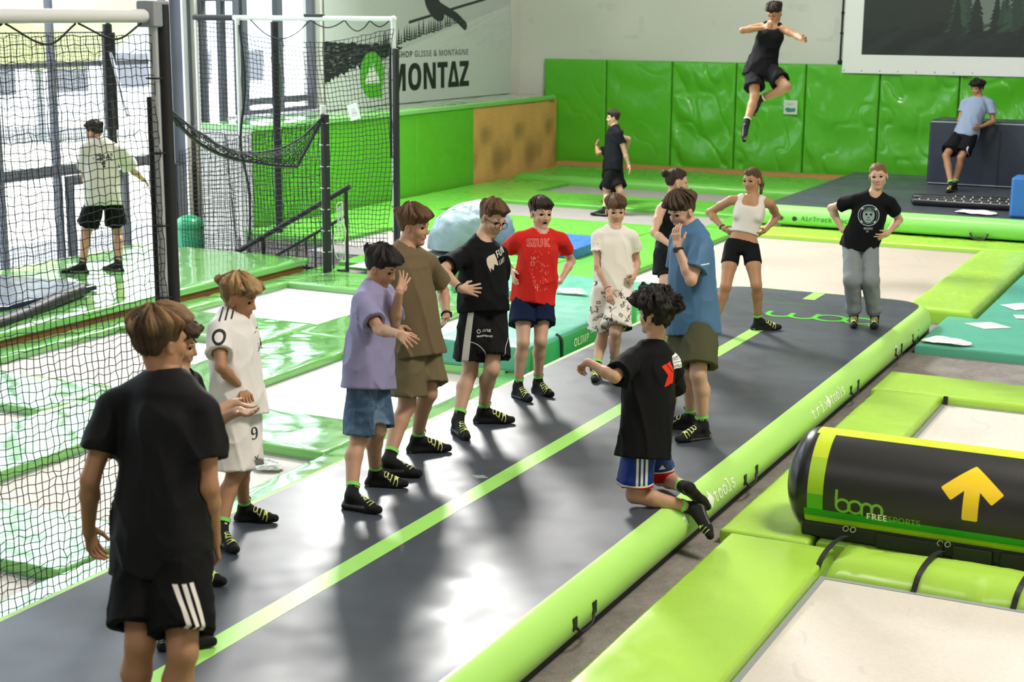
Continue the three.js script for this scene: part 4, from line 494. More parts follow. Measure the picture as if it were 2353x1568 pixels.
function person(S) {
  const J = {}; for (const k in S.J) J[k] = V(...S.J[k]); const H = S.H, o = S.o, lerp = (a, b, t) => a.clone().lerp(b, t);
  const ground = Math.min(J.toeL.y, J.toeR.y) - 0.028, base = V(J.pel.x, ground, J.pel.z), root = thing('person', o.label, 'person', base.toArray());
  const put = (name, g, mat, parent = root, label) => { g.translate(-base.x, -base.y, -base.z); return mesh(name, g, mat, parent, label); };
  const F = { pel: J.pel, H, wide: o.wide ?? 1, A: J.neck.clone().sub(J.pel), pr: J.hipR.clone().sub(J.hipL).normalize(), cr: J.shR.clone().sub(J.shL).normalize() }; F.Lt = F.A.length(); F.A.normalize();
  const front = F.A.clone().cross(F.pr).normalize(), up = V(0, 1, 0), far = o.far || 0, cell = far ? 0.016 : 0.0115, skin = skinTone[o.skin || 'light'], th = o.thin ?? 1;
  const arms = {}, legs = {};
  for (const s of 'LR') {
    const sh = J['sh' + s], el = J['elb' + s], wr = J['wri' + s], hp = J['hip' + s], kn = J['kne' + s], an = J['ank' + s], toe = J['toe' + s];
    const fl = kn.clone().sub(lerp(hp, an, 0.5)), sd = kn.clone().sub(an).normalize(), back = front.clone().multiplyScalar(-1); back.addScaledVector(sd, -back.dot(sd)).normalize();
    arms[s] = [cap(sh, lerp(sh, el, 0.5), 0.03 * H * th, 0.0265 * H * th), cap(lerp(sh, el, 0.5), el, 0.0265 * H * th, 0.0215 * H * th), cap(el, lerp(el, wr, 0.3), 0.0215 * H * th, 0.0225 * H * th), cap(lerp(el, wr, 0.3), wr, 0.0225 * H * th, 0.0155 * H * th)];
    const calf = lerp(kn, an, 0.3).addScaledVector(back, 0.012 * H), heel = an.clone().addScaledVector(up, -0.045 * H).add(an.clone().sub(toe).setY(0).normalize().multiplyScalar(0.018 * H));
    if (o.free || o.kneel) heel.copy(an).addScaledVector(toe.clone().sub(an).normalize(), -0.01).addScaledVector(sd, -0.03 * H);
    legs[s] = { leg: [cap(hp, lerp(hp, kn, 0.5), 0.051 * H * th, 0.045 * H * th), cap(lerp(hp, kn, 0.5), kn, 0.045 * H * th, 0.0335 * H * th), cap(kn, calf, 0.032 * H * th, 0.0335 * H * th), cap(calf, an, 0.0335 * H * th, 0.0215 * H * th)], heel };
  }
  // body: trunk, limbs, neck in one field; head and hands on finer grids of their own, merged in
  const tr = trunk(F, () => 0), trap = [cap(J.neck.clone().addScaledVector(F.A, 0.012 * H), lerp(J.neck, J.shL, 0.8), 0.031 * H, 0.027 * H), cap(J.neck.clone().addScaledVector(F.A, 0.012 * H), lerp(J.neck, J.shR, 0.8), 0.031 * H, 0.027 * H)];
  const hd = J.head, hf = V(...S.hf).normalize(), hh = S.hh * 1.06; let hu = up.clone().addScaledVector(hf, -hf.y).normalize(); if (S.hroll) hu.applyAxisAngle(hf, S.hroll * Math.PI / 180); const hr = hf.clone().cross(hu).normalize();
  const toW = (x, y, z) => hd.clone().addScaledVector(hr, x * hh).addScaledVector(hu, y * hh).addScaledVector(hf, z * hh);
  const neckF = cap(J.neck, toW(0, -0.2, -0.1), 0.037 * H * th, 0.0325 * H * th);
  const bodyParts = [...arms.L, ...arms.R, ...legs.L.leg, ...legs.R.leg, ...trap, neckF], uB = union(bodyParts, 0.022);
  const footF = s => { const t = J['toe' + s], a = J['ank' + s], hl = legs[s].heel; return [cap(a, hl, 0.021 * H, 0.0225 * H), cap(hl, lerp(hl, t, 0.75), 0.0215 * H, 0.018 * H), cap(a, lerp(a, t, 0.7), 0.022 * H, 0.016 * H), cap(lerp(hl, t, 0.7), t, 0.02 * H, 0.0145 * H)]; };
  const fL = footF('L'), fR = footF('R');
  const bodyF = (x, y, z) => { const s = (x - J.pel.x) * F.A.x + (y - J.pel.y) * F.A.y + (z - J.pel.z) * F.A.z; return smin(uB(x, y, z), smax(smax(tr(x, y, z), s - F.Lt - 0.01, 0.03), -0.035 * H - s, 0.05), 0.03); };
  const all = Object.values(J), geos = [], paint = (g, f) => { const p = g.attributes.position, c = new Float32Array(p.count * 3); for (let i = 0; i < p.count; i++) { const q = f(p.getX(i), p.getY(i), p.getZ(i)); c[3 * i] = q[0]; c[3 * i + 1] = q[1]; c[3 * i + 2] = q[2]; } g.setAttribute('color', new THREE.BufferAttribute(c, 3)); return g; };
  const mott = (x, y, z) => { const n = 0.94 + 0.12 * noise(x * 14, y * 14, z * 14); return [skin[0] * n, skin[1] * n * (0.98 + 0.04 * noise(x * 9, y * 9 + 5, z * 9)), skin[2] * n]; };
  geos.push(paint(meshField((x, y, z) => Math.min(bodyF(x, y, z)), ...bounds(all, 0.13), cell), mott));
  // head
  const ell = (cx, cy, cz, a, b, c) => (x, y, z) => { const u = (x - cx) / a, v = (y - cy) / b, w = (z - cz) / c, k = Math.sqrt(u * u + v * v + w * w); return (k - 1) * Math.min(a, b, c); };
  const hp = [ell(0, 0.13, -0.06, 0.325, 0.36, 0.4), ell(0, -0.1, 0.07, 0.255, 0.38, 0.29)], jaw = [cap(V(-0.19, -0.22, 0.02), V(0, -0.37, 0.21), 0.09, 0.085), cap(V(0.19, -0.22, 0.02), V(0, -0.37, 0.21), 0.09, 0.085), ell(0, -0.4, 0.24, 0.1, 0.07, 0.08)];
  const nose = union([cap(V(0, 0.06, 0.335), V(0, -0.1, 0.4), 0.03, 0.045), cap(V(-0.045, -0.12, 0.35), V(0.045, -0.12, 0.35), 0.035, 0.035)], 0.03), lips = union([cap(V(-0.085, -0.228, 0.325), V(0.085, -0.228, 0.325), 0.02, 0.02), cap(V(-0.065, -0.262, 0.32), V(0.065, -0.262, 0.32), 0.026, 0.026)], 0.02);
  const ears = [-1, 1].map(s => { const e = ell(s * 0.345, -0.02, -0.04, 0.04, 0.12, 0.075), i = ell(s * 0.4, -0.01, -0.02, 0.04, 0.075, 0.045); return (x, y, z) => smax(e(x, y, z), -i(x, y, z), 0.02); }), brow = cap(V(-0.17, 0.1, 0.29), V(0.17, 0.1, 0.29), 0.05, 0.05), cheeks = [ell(-0.15, -0.1, 0.22, 0.1, 0.09, 0.09), ell(0.15, -0.1, 0.22, 0.1, 0.09, 0.09)], sock = [ell(-0.13, 0.03, 0.4, 0.085, 0.05, 0.1), ell(0.13, 0.03, 0.4, 0.085, 0.05, 0.1)];
  const loc = (x, y, z) => { const px = (x - hd.x) / hh, py = (y - hd.y) / hh, pz = (z - hd.z) / hh; return [px * hr.x + py * hr.y + pz * hr.z, px * hu.x + py * hu.y + pz * hu.z, px * hf.x + py * hf.y + pz * hf.z]; };
  const smile = o.smile ? ell(0, -0.243, 0.35, 0.105, 0.028, 0.07) : null;
  const headL = (x, y, z) => { let d = smin(hp[0](x, y, z), hp[1](x, y, z), 0.1); d = smin(d, Math.min(jaw[0](x, y, z), jaw[1](x, y, z)), 0.08); d = smin(d, jaw[2](x, y, z), 0.06); d = smin(d, brow(x, y, z), 0.06); d = smin(d, Math.min(cheeks[0](x, y, z), cheeks[1](x, y, z)), 0.08); d = smax(d, -Math.min(sock[0](x, y, z), sock[1](x, y, z)), 0.05); d = smin(d, nose(x, y, z), 0.035); d = smin(d, lips(x, y, z), 0.015); if (smile) d = smax(d, -smile(x, y, z), 0.01); return smin(d, Math.min(ears[0](x, y, z), ears[1](x, y, z)), 0.02); };
  const headF = (x, y, z) => { const q = loc(x, y, z); return smin(headL(q[0], q[1], q[2]) * hh, smax(neckF(x, y, z), ((x - J.neck.x) * hu.x + (y - J.neck.y) * hu.y + (z - J.neck.z) * hu.z) * -1 - 0.02, 0.01), 0.02); };
  const hb = bounds([hd], 0.62 * hh);
  geos.push(paint(meshField(headF, ...hb, far ? 0.008 : 0.0046), (x, y, z) => { const q = loc(x, y, z), c = mott(x, y, z), l = lips(q[0], q[1], q[2]); if (l < 0.012 && q[2] > 0.25) { const k = clamp((0.012 - l) / 0.012, 0, 1) * 0.6; return [c[0] * (1 - 0.12 * k), c[1] * (1 - 0.42 * k), c[2] * (1 - 0.35 * k)]; } return c; }));
  // hands
  for (const s of 'LR') {
    const a = J['wri' + s], tip = J['finger' + s], el = J['elb' + s], d = tip.clone().sub(a), Lh = 0.104 * H; d.normalize();
    const oh = (o.hand || {})[s] || {}; let n = oh.n ? V(...oh.n) : lerp(J.pel, J.neck, clamp(a.clone().sub(J.pel).dot(F.A) / F.Lt, 0, 1)).sub(a); n.addScaledVector(d, -n.dot(d)).normalize(); const lat = d.clone().cross(n).multiplyScalar(s === 'R' ? 1 : -1), curl = oh.curl ?? 0.35, spread = oh.spread ?? 0.1, k = H / 1.65;
    const P = (u, v, w) => a.clone().addScaledVector(d, u * Lh).addScaledVector(lat, v * 0.01 * k).addScaledVector(n, w * 0.01 * k), fs = [];
    for (let f = 0; f < 4; f++) { const v = 2.6 - f * 1.75; fs.push(cap(P(0.06, v * 0.45, 0), P(0.48, v, 0), 0.0125 * k, 0.0105 * k)); }
    const palm = union(fs, 0.012), fing = [];
    for (let f = 0; f < 4; f++) { const v = 2.6 - f * 1.75, len = [0.44, 0.5, 0.47, 0.36][f] * Lh, c = curl * (0.85 + 0.12 * f), dir0 = d.clone().addScaledVector(lat, spread * (1.5 - f) * 0.5).normalize(); let p = P(0.48, v, 0), an = c * 0.6; const rs = [0.0088, 0.0082, 0.0075, 0.0066];
      for (let q = 0; q < 3; q++) { const dd = dir0.clone().multiplyScalar(Math.cos(an)).addScaledVector(n, Math.sin(an)), e = p.clone().addScaledVector(dd, len * [0.44, 0.3, 0.26][q]); fing.push(cap(p, e, rs[q] * k, rs[q + 1] * k)); p = e; an += c * 0.85; } }
    const tb = P(0.14, 2.4, 0.5), t1 = tb.clone().addScaledVector(d, 0.2 * Lh).addScaledVector(lat, 0.15 * Lh).addScaledVector(n, 0.06 * Lh), t2 = t1.clone().addScaledVector(d, 0.2 * Lh).addScaledVector(lat, 0.05 * Lh).addScaledVector(n, (0.05 + curl * 0.12) * Lh); const thumb = union([cap(tb, t1, 0.013 * k, 0.0098 * k), cap(t1, t2, 0.0098 * k, 0.0072 * k)], 0.006);
    const wrist = cap(lerp(a, el, 0.12), a.clone().addScaledVector(d, 0.012), 0.0162 * H * th, 0.0145 * H * th);
    const hf2 = (x, y, z) => { let q = smin(smin(palm(x, y, z), thumb(x, y, z), 0.01), wrist(x, y, z), 0.018), m = 1e3; for (const g of fing) m = Math.min(m, g(x, y, z)); return smin(q, m, 0.005); };
    geos.push(paint(meshField(hf2, ...bounds([lerp(a, el, 0.12), P(0.5, 3, 0), P(1.02, 0, 0), P(0.9, 0, 2), P(0.45, -4, 0), t2, P(0.8, -3, 2), P(0.8, 3, 2)], 0.022), far ? 0.006 : 0.0036), mott));
  }
  put('body', mergeGeometries(geos), skinMat);
  // face details
  const hm = (name, g, mat, l, parent = root) => { const m4 = new THREE.Matrix4().makeBasis(hr, hu, hf.clone()); g.scale(hh, hh, hh).applyMatrix4(m4).translate(hd.x, hd.y, hd.z); return put(name, g, mat, parent, l); };
  const hc = hairTone[o.hair || 'brown'];
  for (const s of [-1, 1]) { const eye = hm('eye', new THREE.SphereGeometry(1, 16, 12).scale(0.054, 0.026, 0.04).translate(s * 0.135, 0.03, 0.29), eyeWhite); hm('iris', new THREE.SphereGeometry(1, 12, 10).scale(0.022, 0.023, 0.012).translate(s * 0.135 + (o.look || 0) * 0.02, 0.03, 0.321), irisMat, 'dark iris', eye);
    hm('eyelid', new THREE.TorusGeometry(0.055, 0.005, 6, 16, Math.PI).scale(1, 0.5, 0.8).translate(s * 0.135, 0.03, 0.313), irisMat, 'dark lash line', eye);
    hm('eyebrow', tube([[s * 0.055, 0.125, 0.345], [s * 0.13, 0.15, 0.335], [s * 0.215, 0.12, 0.285]], 0.012, 6), std(col(hc[0] * 0.8, hc[1] * 0.8, hc[2] * 0.8), { roughness: 0.9 })); }
  if (o.smile) hm('teeth', new THREE.SphereGeometry(1, 12, 8).scale(0.088, 0.02, 0.03).translate(0, -0.236, 0.322), eyeWhite, 'white teeth');
  // hair
  { const hs = { vol: 0.09, fringe: 0.22, back: -0.2, curl: 0, side: 0.04, ...o.hs }, v = hs.vol, e0 = ell(0, 0.13, -0.06, 0.325, 0.36, 0.4), K = [[-0.9, hs.back], [-0.22, hs.back], [-0.12, hs.side - 0.04], [0.02, hs.side], [0.1, hs.side - 0.03], [0.16, hs.side + 0.08], [0.24, hs.fringe], [0.9, hs.fringe]];
    const yl = z => { let i = 0; while (i < 6 && z > K[i + 1][0]) i++; return K[i][1] + (K[i + 1][1] - K[i][1]) * clamp((z - K[i][0]) / (K[i + 1][0] - K[i][0]), 0, 1); };
    const strand = (x, y, z) => { const ph = Math.atan2(x - 0.04, z + 0.14), r = Math.hypot(x, z + 0.14) - y * 0.8, q = ph + 0.5 * r; return noise(q * 5 + 20, r * 1.6, 3) * 0.5 + noise(q * 12 + 40, r * 2.2, 7) * 0.32 + noise(q * 27 + 9, r * 3, 11) * 0.18; };
    const hairL = (x, y, z) => { const st = strand(x, y, z) - 0.5, top = sm(clamp((y - 0.08) / 0.34, 0, 1)), ed = sm(clamp((y - yl(z)) / (z > 0.12 ? 0.2 : 0.46), 0, 1)), th = 0.012 + (v * (0.2 + 0.95 * top) + v * 0.3 * clamp(z * 2, 0, 1) * top) * (0.12 + 0.88 * ed); let d = e0(x, y, z) - th - st * (0.05 + 0.9 * v * (0.3 + top) * (0.3 + 0.7 * ed)); if (hs.curl) d -= hs.curl * (noise(x * 7.5 + 3, y * 7.5, z * 7.5) - 0.42) * 1.6 + hs.curl * 0.5 * (noise(x * 16, y * 16, z * 16) - 0.5);
      d = smax(d, (yl(z) - y + 0.34 * st) * 0.8, 0.01); d = smax(d, -(headL(x, y, z) + 0.03), 0.02);
      if (hs.bun) { const b = Math.hypot(x - hs.bun[0], y - hs.bun[1], z - hs.bun[2]) - hs.bun[3] - 0.025 * noise(x * 18, y * 18, z * 18); d = smin(d, b, 0.03); } if (hs.tail) d = smin(d, hs.tail(x, y, z) - 0.02 * noise(x * 14, y * 5, z * 14), 0.03); return d; };
    if (hs.pony) hs.tail = union([cap(V(-0.1, 0.1, -0.42), V(-0.22, -0.2, -0.42), 0.1, 0.1), cap(V(-0.22, -0.2, -0.42), V(-0.34, -0.5, -0.12), 0.09, 0.05)], 0.04);
    const g = meshField((x, y, z) => { const q = loc(x, y, z); return hairL(q[0], q[1], q[2]) * hh * 0.8; }, ...bounds([hd], 0.8 * hh), far ? 0.009 : 0.005);
    paint(g, (x, y, z) => { const q = loc(x, y, z), st = strand(q[0], q[1], q[2]), n = 0.35 + 1.5 * clamp((st - 0.2) * 1.4, 0, 1) + 0.3 * (noise(x * 70, y * 70, z * 70) - 0.5), tipc = o.tip ? clamp((q[1] - 0.2) * 4, 0, 1) * clamp((st - 0.3) * 4, 0.2, 1) : 0, t = o.tip ? hairTone[o.tip] : hc; return [0, 1, 2].map(i => (hc[i] + (t[i] - hc[i]) * tipc) * n); }); put('hair', g, hairMat); }
  if (o.glasses) { const fr = M.black; for (const s of [-1, 1]) { const rim = hm('glasses_rim', new THREE.TorusGeometry(0.108, 0.007, 8, 28).scale(1, 0.92, 1).translate(s * 0.14, -0.005, 0.39), fr, 'thin dark glasses rim'); hm('glasses_arm', rod([s * 0.245, 0.03, 0.38], [s * 0.36, 0.03, -0.04], 0.007, 6), fr, 'thin glasses arm', rim); hm('glasses_lens', new THREE.CircleGeometry(0.104, 20).scale(1, 0.92, 1).translate(s * 0.14, -0.005, 0.39), M.glass, 'clear lens', rim); } hm('glasses_bridge', rod([-0.035, 0.03, 0.395], [0.035, 0.03, 0.395], 0.007, 6), fr, 'glasses bridge'); }
  // garments
  const uvGarment = (g, dir, c, W, Hh) => { // flat pattern pieces: the half facing dir and the half behind it
    const n = g.toNonIndexed(), p = n.attributes.position, nn = n.attributes.normal, uv = new Float32Array(p.count * 2), R = dir.clone().cross(up).normalize();
    for (let i = 0; i < p.count; i += 3) { let q = 0; for (let k = 0; k < 3; k++) q += nn.getX(i + k) * dir.x + nn.getZ(i + k) * dir.z; const fr = q >= 0; for (let k = 0; k < 3; k++) { const x = p.getX(i + k) - c.x, y = p.getY(i + k) - c.y, z = p.getZ(i + k) - c.z, u = clamp((x * R.x + z * R.z) / W, -0.5, 0.5); uv[2 * (i + k)] = fr ? 0.25 - u * 0.5 : 0.75 + u * 0.5; uv[2 * (i + k) + 1] = clamp(y / Hh + 0.5, 0, 1); } }
    n.setAttribute('uv', new THREE.BufferAttribute(uv, 2)); return n; };
  const fold = (amp, sd, fq = 1) => (x, y, z) => { // loose cloth: soft swells and a few sharp creases running down and across
    const c1 = 1 - Math.abs(2 * noise(x * 8 * fq + sd + y * 2.5, y * 2.6 * fq + sd, z * 8 * fq) - 1), c2 = 1 - Math.abs(2 * noise(x * 6 * fq + sd + 31, y * 7 * fq + (x + z) * 4, z * 6 * fq) - 1), m = noise(x * 3 + sd, y * 3, z * 3 + 7);
    return amp * (1.1 * (fbm(x * 6 * fq + sd, y * 4.5 * fq, z * 6 * fq) - 0.5) - 1.15 * Math.pow(c1, 5) * (0.3 + m) - 0.8 * Math.pow(c2, 6) * (1.2 - m) + 0.25); };
  const sd0 = J.pel.x * 13 + J.pel.z * 7;
  if (o.top) { const T = { ease: 0.018, hem: 0.05, flare: 0.02, sleeve: 0.55, sw: 0.05, amp: 0.014, ...o.top }, tf = trunk(F, t => T.ease + T.flare * clamp((0.75 - t) / 0.9, 0, 1.2), T.sleeve > 0), fd = fold(T.amp, sd0), ax = F.A;
    const parts = [], ends = [], holes = [];
    for (const s of 'LR') { const sh = J['sh' + s], el = J['elb' + s];
      if (T.sleeve > 0) { const e = lerp(sh, el, T.sleeve), d = el.clone().sub(sh).normalize(); parts.push([cap(sh, e.clone().addScaledVector(d, 0.03), 0.032 * H + T.ease * 0.5, T.sw * H * 0.72 + T.ease * 0.5), e, d]); parts.push([cap(J.neck.clone().addScaledVector(ax, 0.014 * H), lerp(J.neck, sh, 0.82), 0.036 * H + 0.006, 0.033 * H + T.ease * 0.35), e, d]); holes.push(cap(lerp(sh, el, T.sleeve - 0.18), el, 0.0262 * H * th + 0.006, 0.024 * H * th + 0.012)); }
      else for (const k of [-1, 1]) { const m = lerp(J.neck, sh, 0.5).addScaledVector(ax, 0.008 * H), q = lerp(J.neck, sh, 0.52).addScaledVector(ax, -0.1 * H).addScaledVector(front, k * 0.038 * H); parts.push([cap(m, q, 0.028 * H, 0.026 * H), null]); } }
    const neckHole = cap(J.neck.clone().addScaledVector(front, 0.016 * H).addScaledVector(ax, (T.sleeve > 0 ? 0.016 : -0.01) * H), toW(0, -0.05, -0.02), 0.037 * H, 0.06 * H), topCut = T.sleeve > 0 ? 1.06 : 0.86;
    const f = (x, y, z) => { let d = tf(x, y, z); const s = (x - J.pel.x) * ax.x + (y - J.pel.y) * ax.y + (z - J.pel.z) * ax.z; d = smax(d, s - topCut * F.Lt, 0.03); for (const [c, e, n] of parts) { let q = c(x, y, z); if (e) q = smax(q, (x - e.x) * n.x + (y - e.y) * n.y + (z - e.z) * n.z, 0.004); d = smin(d, q, 0.028); } d += fd(x, y, z) * clamp((0.97 - s / F.Lt) * 5, 0, 1); d = smax(d, -T.hem - s + 0.012 * (noise(x * 5, sd0, z * 5) - 0.5), 0.006); for (const h of holes) d = smax(d, -h(x, y, z), 0.004); return smax(d, -neckHole(x, y, z), 0.006); };
    let g = meshField(f, ...bounds([J.neck, J.shL, J.shR, J.elbL, J.elbR, J.pel, J.pel.clone().addScaledVector(ax, -T.hem), J.hipL.clone().addScaledVector(ax, -T.hem), J.hipR.clone().addScaledVector(ax, -T.hem)], 0.17), far ? 0.013 : 0.0088);
    let mat = clothMat(T.c, T); if (T.print) { const dir = T.dir ? front.clone().setY(0).normalize().applyAxisAngle(up, T.dir * Math.PI / 180) : front.clone().setY(0).normalize(); g = uvGarment(g, dir, lerp(J.pel, J.neck, 0.5), 0.8, 0.8); mat = new THREE.MeshPhysicalMaterial({ map: canvasTex(1024, 512, (c, w, h) => { c.fillStyle = T.c; c.fillRect(0, 0, w, h); T.print(c, 640); }), roughness: T.rough ?? 0.88, specularIntensity: 0.4 }); }
    put(T.name || 't_shirt', g, mat); }
  if (o.bottom) { const B = { hem: 0.8, ease: 0.02, flare: 0.02, waist: 0.2, amp: 0.011, ...o.bottom }, tf = trunk(F, () => Math.min(0.008, B.ease * 0.5)), fd = fold(B.amp, sd0 + 9, B.fq || 1.2), ax = F.A, L = [];
    for (const s of 'LR') { const hp = J['hip' + s], kn = J['kne' + s], an = J['ank' + s], d = kn.clone().sub(hp).normalize(); if (B.hem <= 1) { const e = lerp(hp, kn, B.hem); L.push({ c: [cap(hp, e.clone().addScaledVector(d, 0.04), 0.05 * H * th + B.ease * 0.55, (0.051 - 0.012 * B.hem) * H * th + B.ease + B.flare)], e, d, hole: B.tight ? null : cap(lerp(hp, kn, B.hem - 0.22), lerp(hp, kn, B.hem + 0.15), 0.046 * H * th + 0.004, (0.047 - 0.011 * B.hem) * H * th + B.flare * 0.6 + 0.008) }); }
      else { const e = lerp(kn, an, 0.93), dd = an.clone().sub(kn).normalize(); L.push({ c: [cap(hp, kn, 0.049 * H * th + 0.003, 0.04 * H + B.ease + 0.008), cap(kn, lerp(kn, an, 0.8), 0.04 * H + B.ease + 0.008, 0.036 * H + B.ease), cap(lerp(kn, an, 0.8), an, 0.038 * H + B.ease, 0.026 * H)], e, d: dd, hole: null }); } }
    const f = (x, y, z) => { const s = (x - J.pel.x) * ax.x + (y - J.pel.y) * ax.y + (z - J.pel.z) * ax.z; let d = smax(tf(x, y, z), -0.045 * H - s, 0.04); for (const l of L) { let q = 1e3; for (const c of l.c) q = smin(q, c(x, y, z), 0.03); q = smax(q, (x - l.e.x) * l.d.x + (y - l.e.y) * l.d.y + (z - l.e.z) * l.d.z, 0.004); if (l.hole) q = smax(q, -l.hole(x, y, z), 0.004); d = smin(d, q, 0.018); } d += fd(x, y, z); return smax(d, s - B.waist * F.Lt, 0.006); };
    let g = meshField(f, ...bounds([J.pel, J.hipL, J.hipR, J.kneL, J.kneR, ...(B.hem > 1 ? [J.ankL, J.ankR] : [])], 0.17), far ? 0.013 : 0.0092), mat = clothMat(B.c, B);
    if (B.print) { const dir = front.clone().setY(0).normalize().applyAxisAngle(up, (B.dir || 0) * Math.PI / 180); g = uvGarment(g, dir, lerp(J.pel, lerp(J.kneL, J.kneR, 0.5), 0.5), 0.7, 0.7); mat = new THREE.MeshPhysicalMaterial({ map: canvasTex(1024, 512, (c, w, h) => { c.fillStyle = B.c; c.fillRect(0, 0, w, h); B.print(c, 731); }), roughness: B.rough ?? 0.88, specularIntensity: 0.4 }); }
    put(B.name || 'shorts', g, mat); }
  // socks
  for (const s of 'LR') { const fs = union(s === 'L' ? fL : fR, 0.02), an = J['ank' + s], kn = J['kne' + s], toe = J['toe' + s], d = kn.clone().sub(an).normalize(), topP = an.clone().addScaledVector(d, 0.042 * H), shin = cap(an, topP.clone().addScaledVector(d, 0.05), 0.0225 * H * th + 0.002, 0.0245 * H * th + 0.002), sole = legs[s].heel.y - 0.026 * H, flat = !(o.free || o.kneel);
    const f = (x, y, z) => { let q = smin(fs(x, y, z) - 0.003, shin(x, y, z), 0.02); if (flat) q = smax(q, ground + 0.001 - y, 0.012); return smax(q, (x - topP.x) * d.x + (y - topP.y) * d.y + (z - topP.z) * d.z, 0.003); };
    const g0 = meshField(f, ...bounds([an, toe, legs[s].heel, topP], 0.065), far ? 0.011 : 0.0065), n = g0, p = n.attributes.position, uv = new Float32Array(p.count * 2), fw = toe.clone().sub(legs[s].heel).normalize(), fu = d.clone().addScaledVector(fw, -d.dot(fw)).normalize(), lenF = 0.2 * H, hl = legs[s].heel;
    for (let i = 0; i < p.count; i++) { const x = p.getX(i) - hl.x, y = p.getY(i) - hl.y, z = p.getZ(i) - hl.z; uv[2 * i] = clamp(0.12 + (x * fw.x + y * fw.y + z * fw.z) / lenF, 0, 1); uv[2 * i + 1] = clamp(0.16 + (x * fu.x + y * fu.y + z * fu.z) / (0.125 * H), 0, 1); }
    n.setAttribute('uv', new THREE.BufferAttribute(uv, 2)); const sk = put('sock', n, sockMat, root, 'black sock with lime lettering');
    const cf = new THREE.CylinderGeometry(0.0268 * H * th + 0.002, 0.0262 * H * th + 0.002, 0.022, 20, 1, true); cf.applyQuaternion(new THREE.Quaternion().setFromUnitVectors(up, d)).translate(topP.x + d.x * 0.004, topP.y + d.y * 0.004, topP.z + d.z * 0.004); put('sock_cuff', cf, o.cuff ? std(col(...o.cuff)) : cuffMat, sk, o.cuff ? undefined : 'lime sock cuff'); }
  const band = (a, b, t, r, h, mat, name, label) => { const d = b.clone().sub(a).normalize(), c = lerp(a, b, t), g = new THREE.CylinderGeometry(r, r, h, 20, 1, true); const g2 = new THREE.TorusGeometry(r, h * 0.3, 8, 24).rotateX(Math.PI / 2).scale(1, 1.4, 1); g2.applyQuaternion(new THREE.Quaternion().setFromUnitVectors(up, d)).translate(c.x, c.y, c.z); return put(name, g2, mat, root, label); };
  for (const w of o.wear || []) { const el = J['elb' + w.s], wr = J['wri' + w.s]; const bd = band(el, wr, w.t ?? 0.92, 0.0178 * H * th + 0.002, w.h || 0.014, w.mat || M.black, w.name || 'bracelet', w.label);
    if (w.face) { const d = wr.clone().sub(el).normalize(), out = lerp(el, wr, 0.92).sub(J.pel); if (w.out) out.set(...w.out); out.addScaledVector(d, -out.dot(d)).normalize(); const g = new THREE.CylinderGeometry(0.019, 0.019, 0.01, 20); g.applyQuaternion(new THREE.Quaternion().setFromUnitVectors(up, out)); const c = lerp(el, wr, 0.92).addScaledVector(out, 0.019 * H); g.translate(c.x, c.y, c.z); put('watch_case', g, M.black, bd, 'dark watch case'); } }
  return { root, J, F, front, put, lerp, H, toW, hm };
}

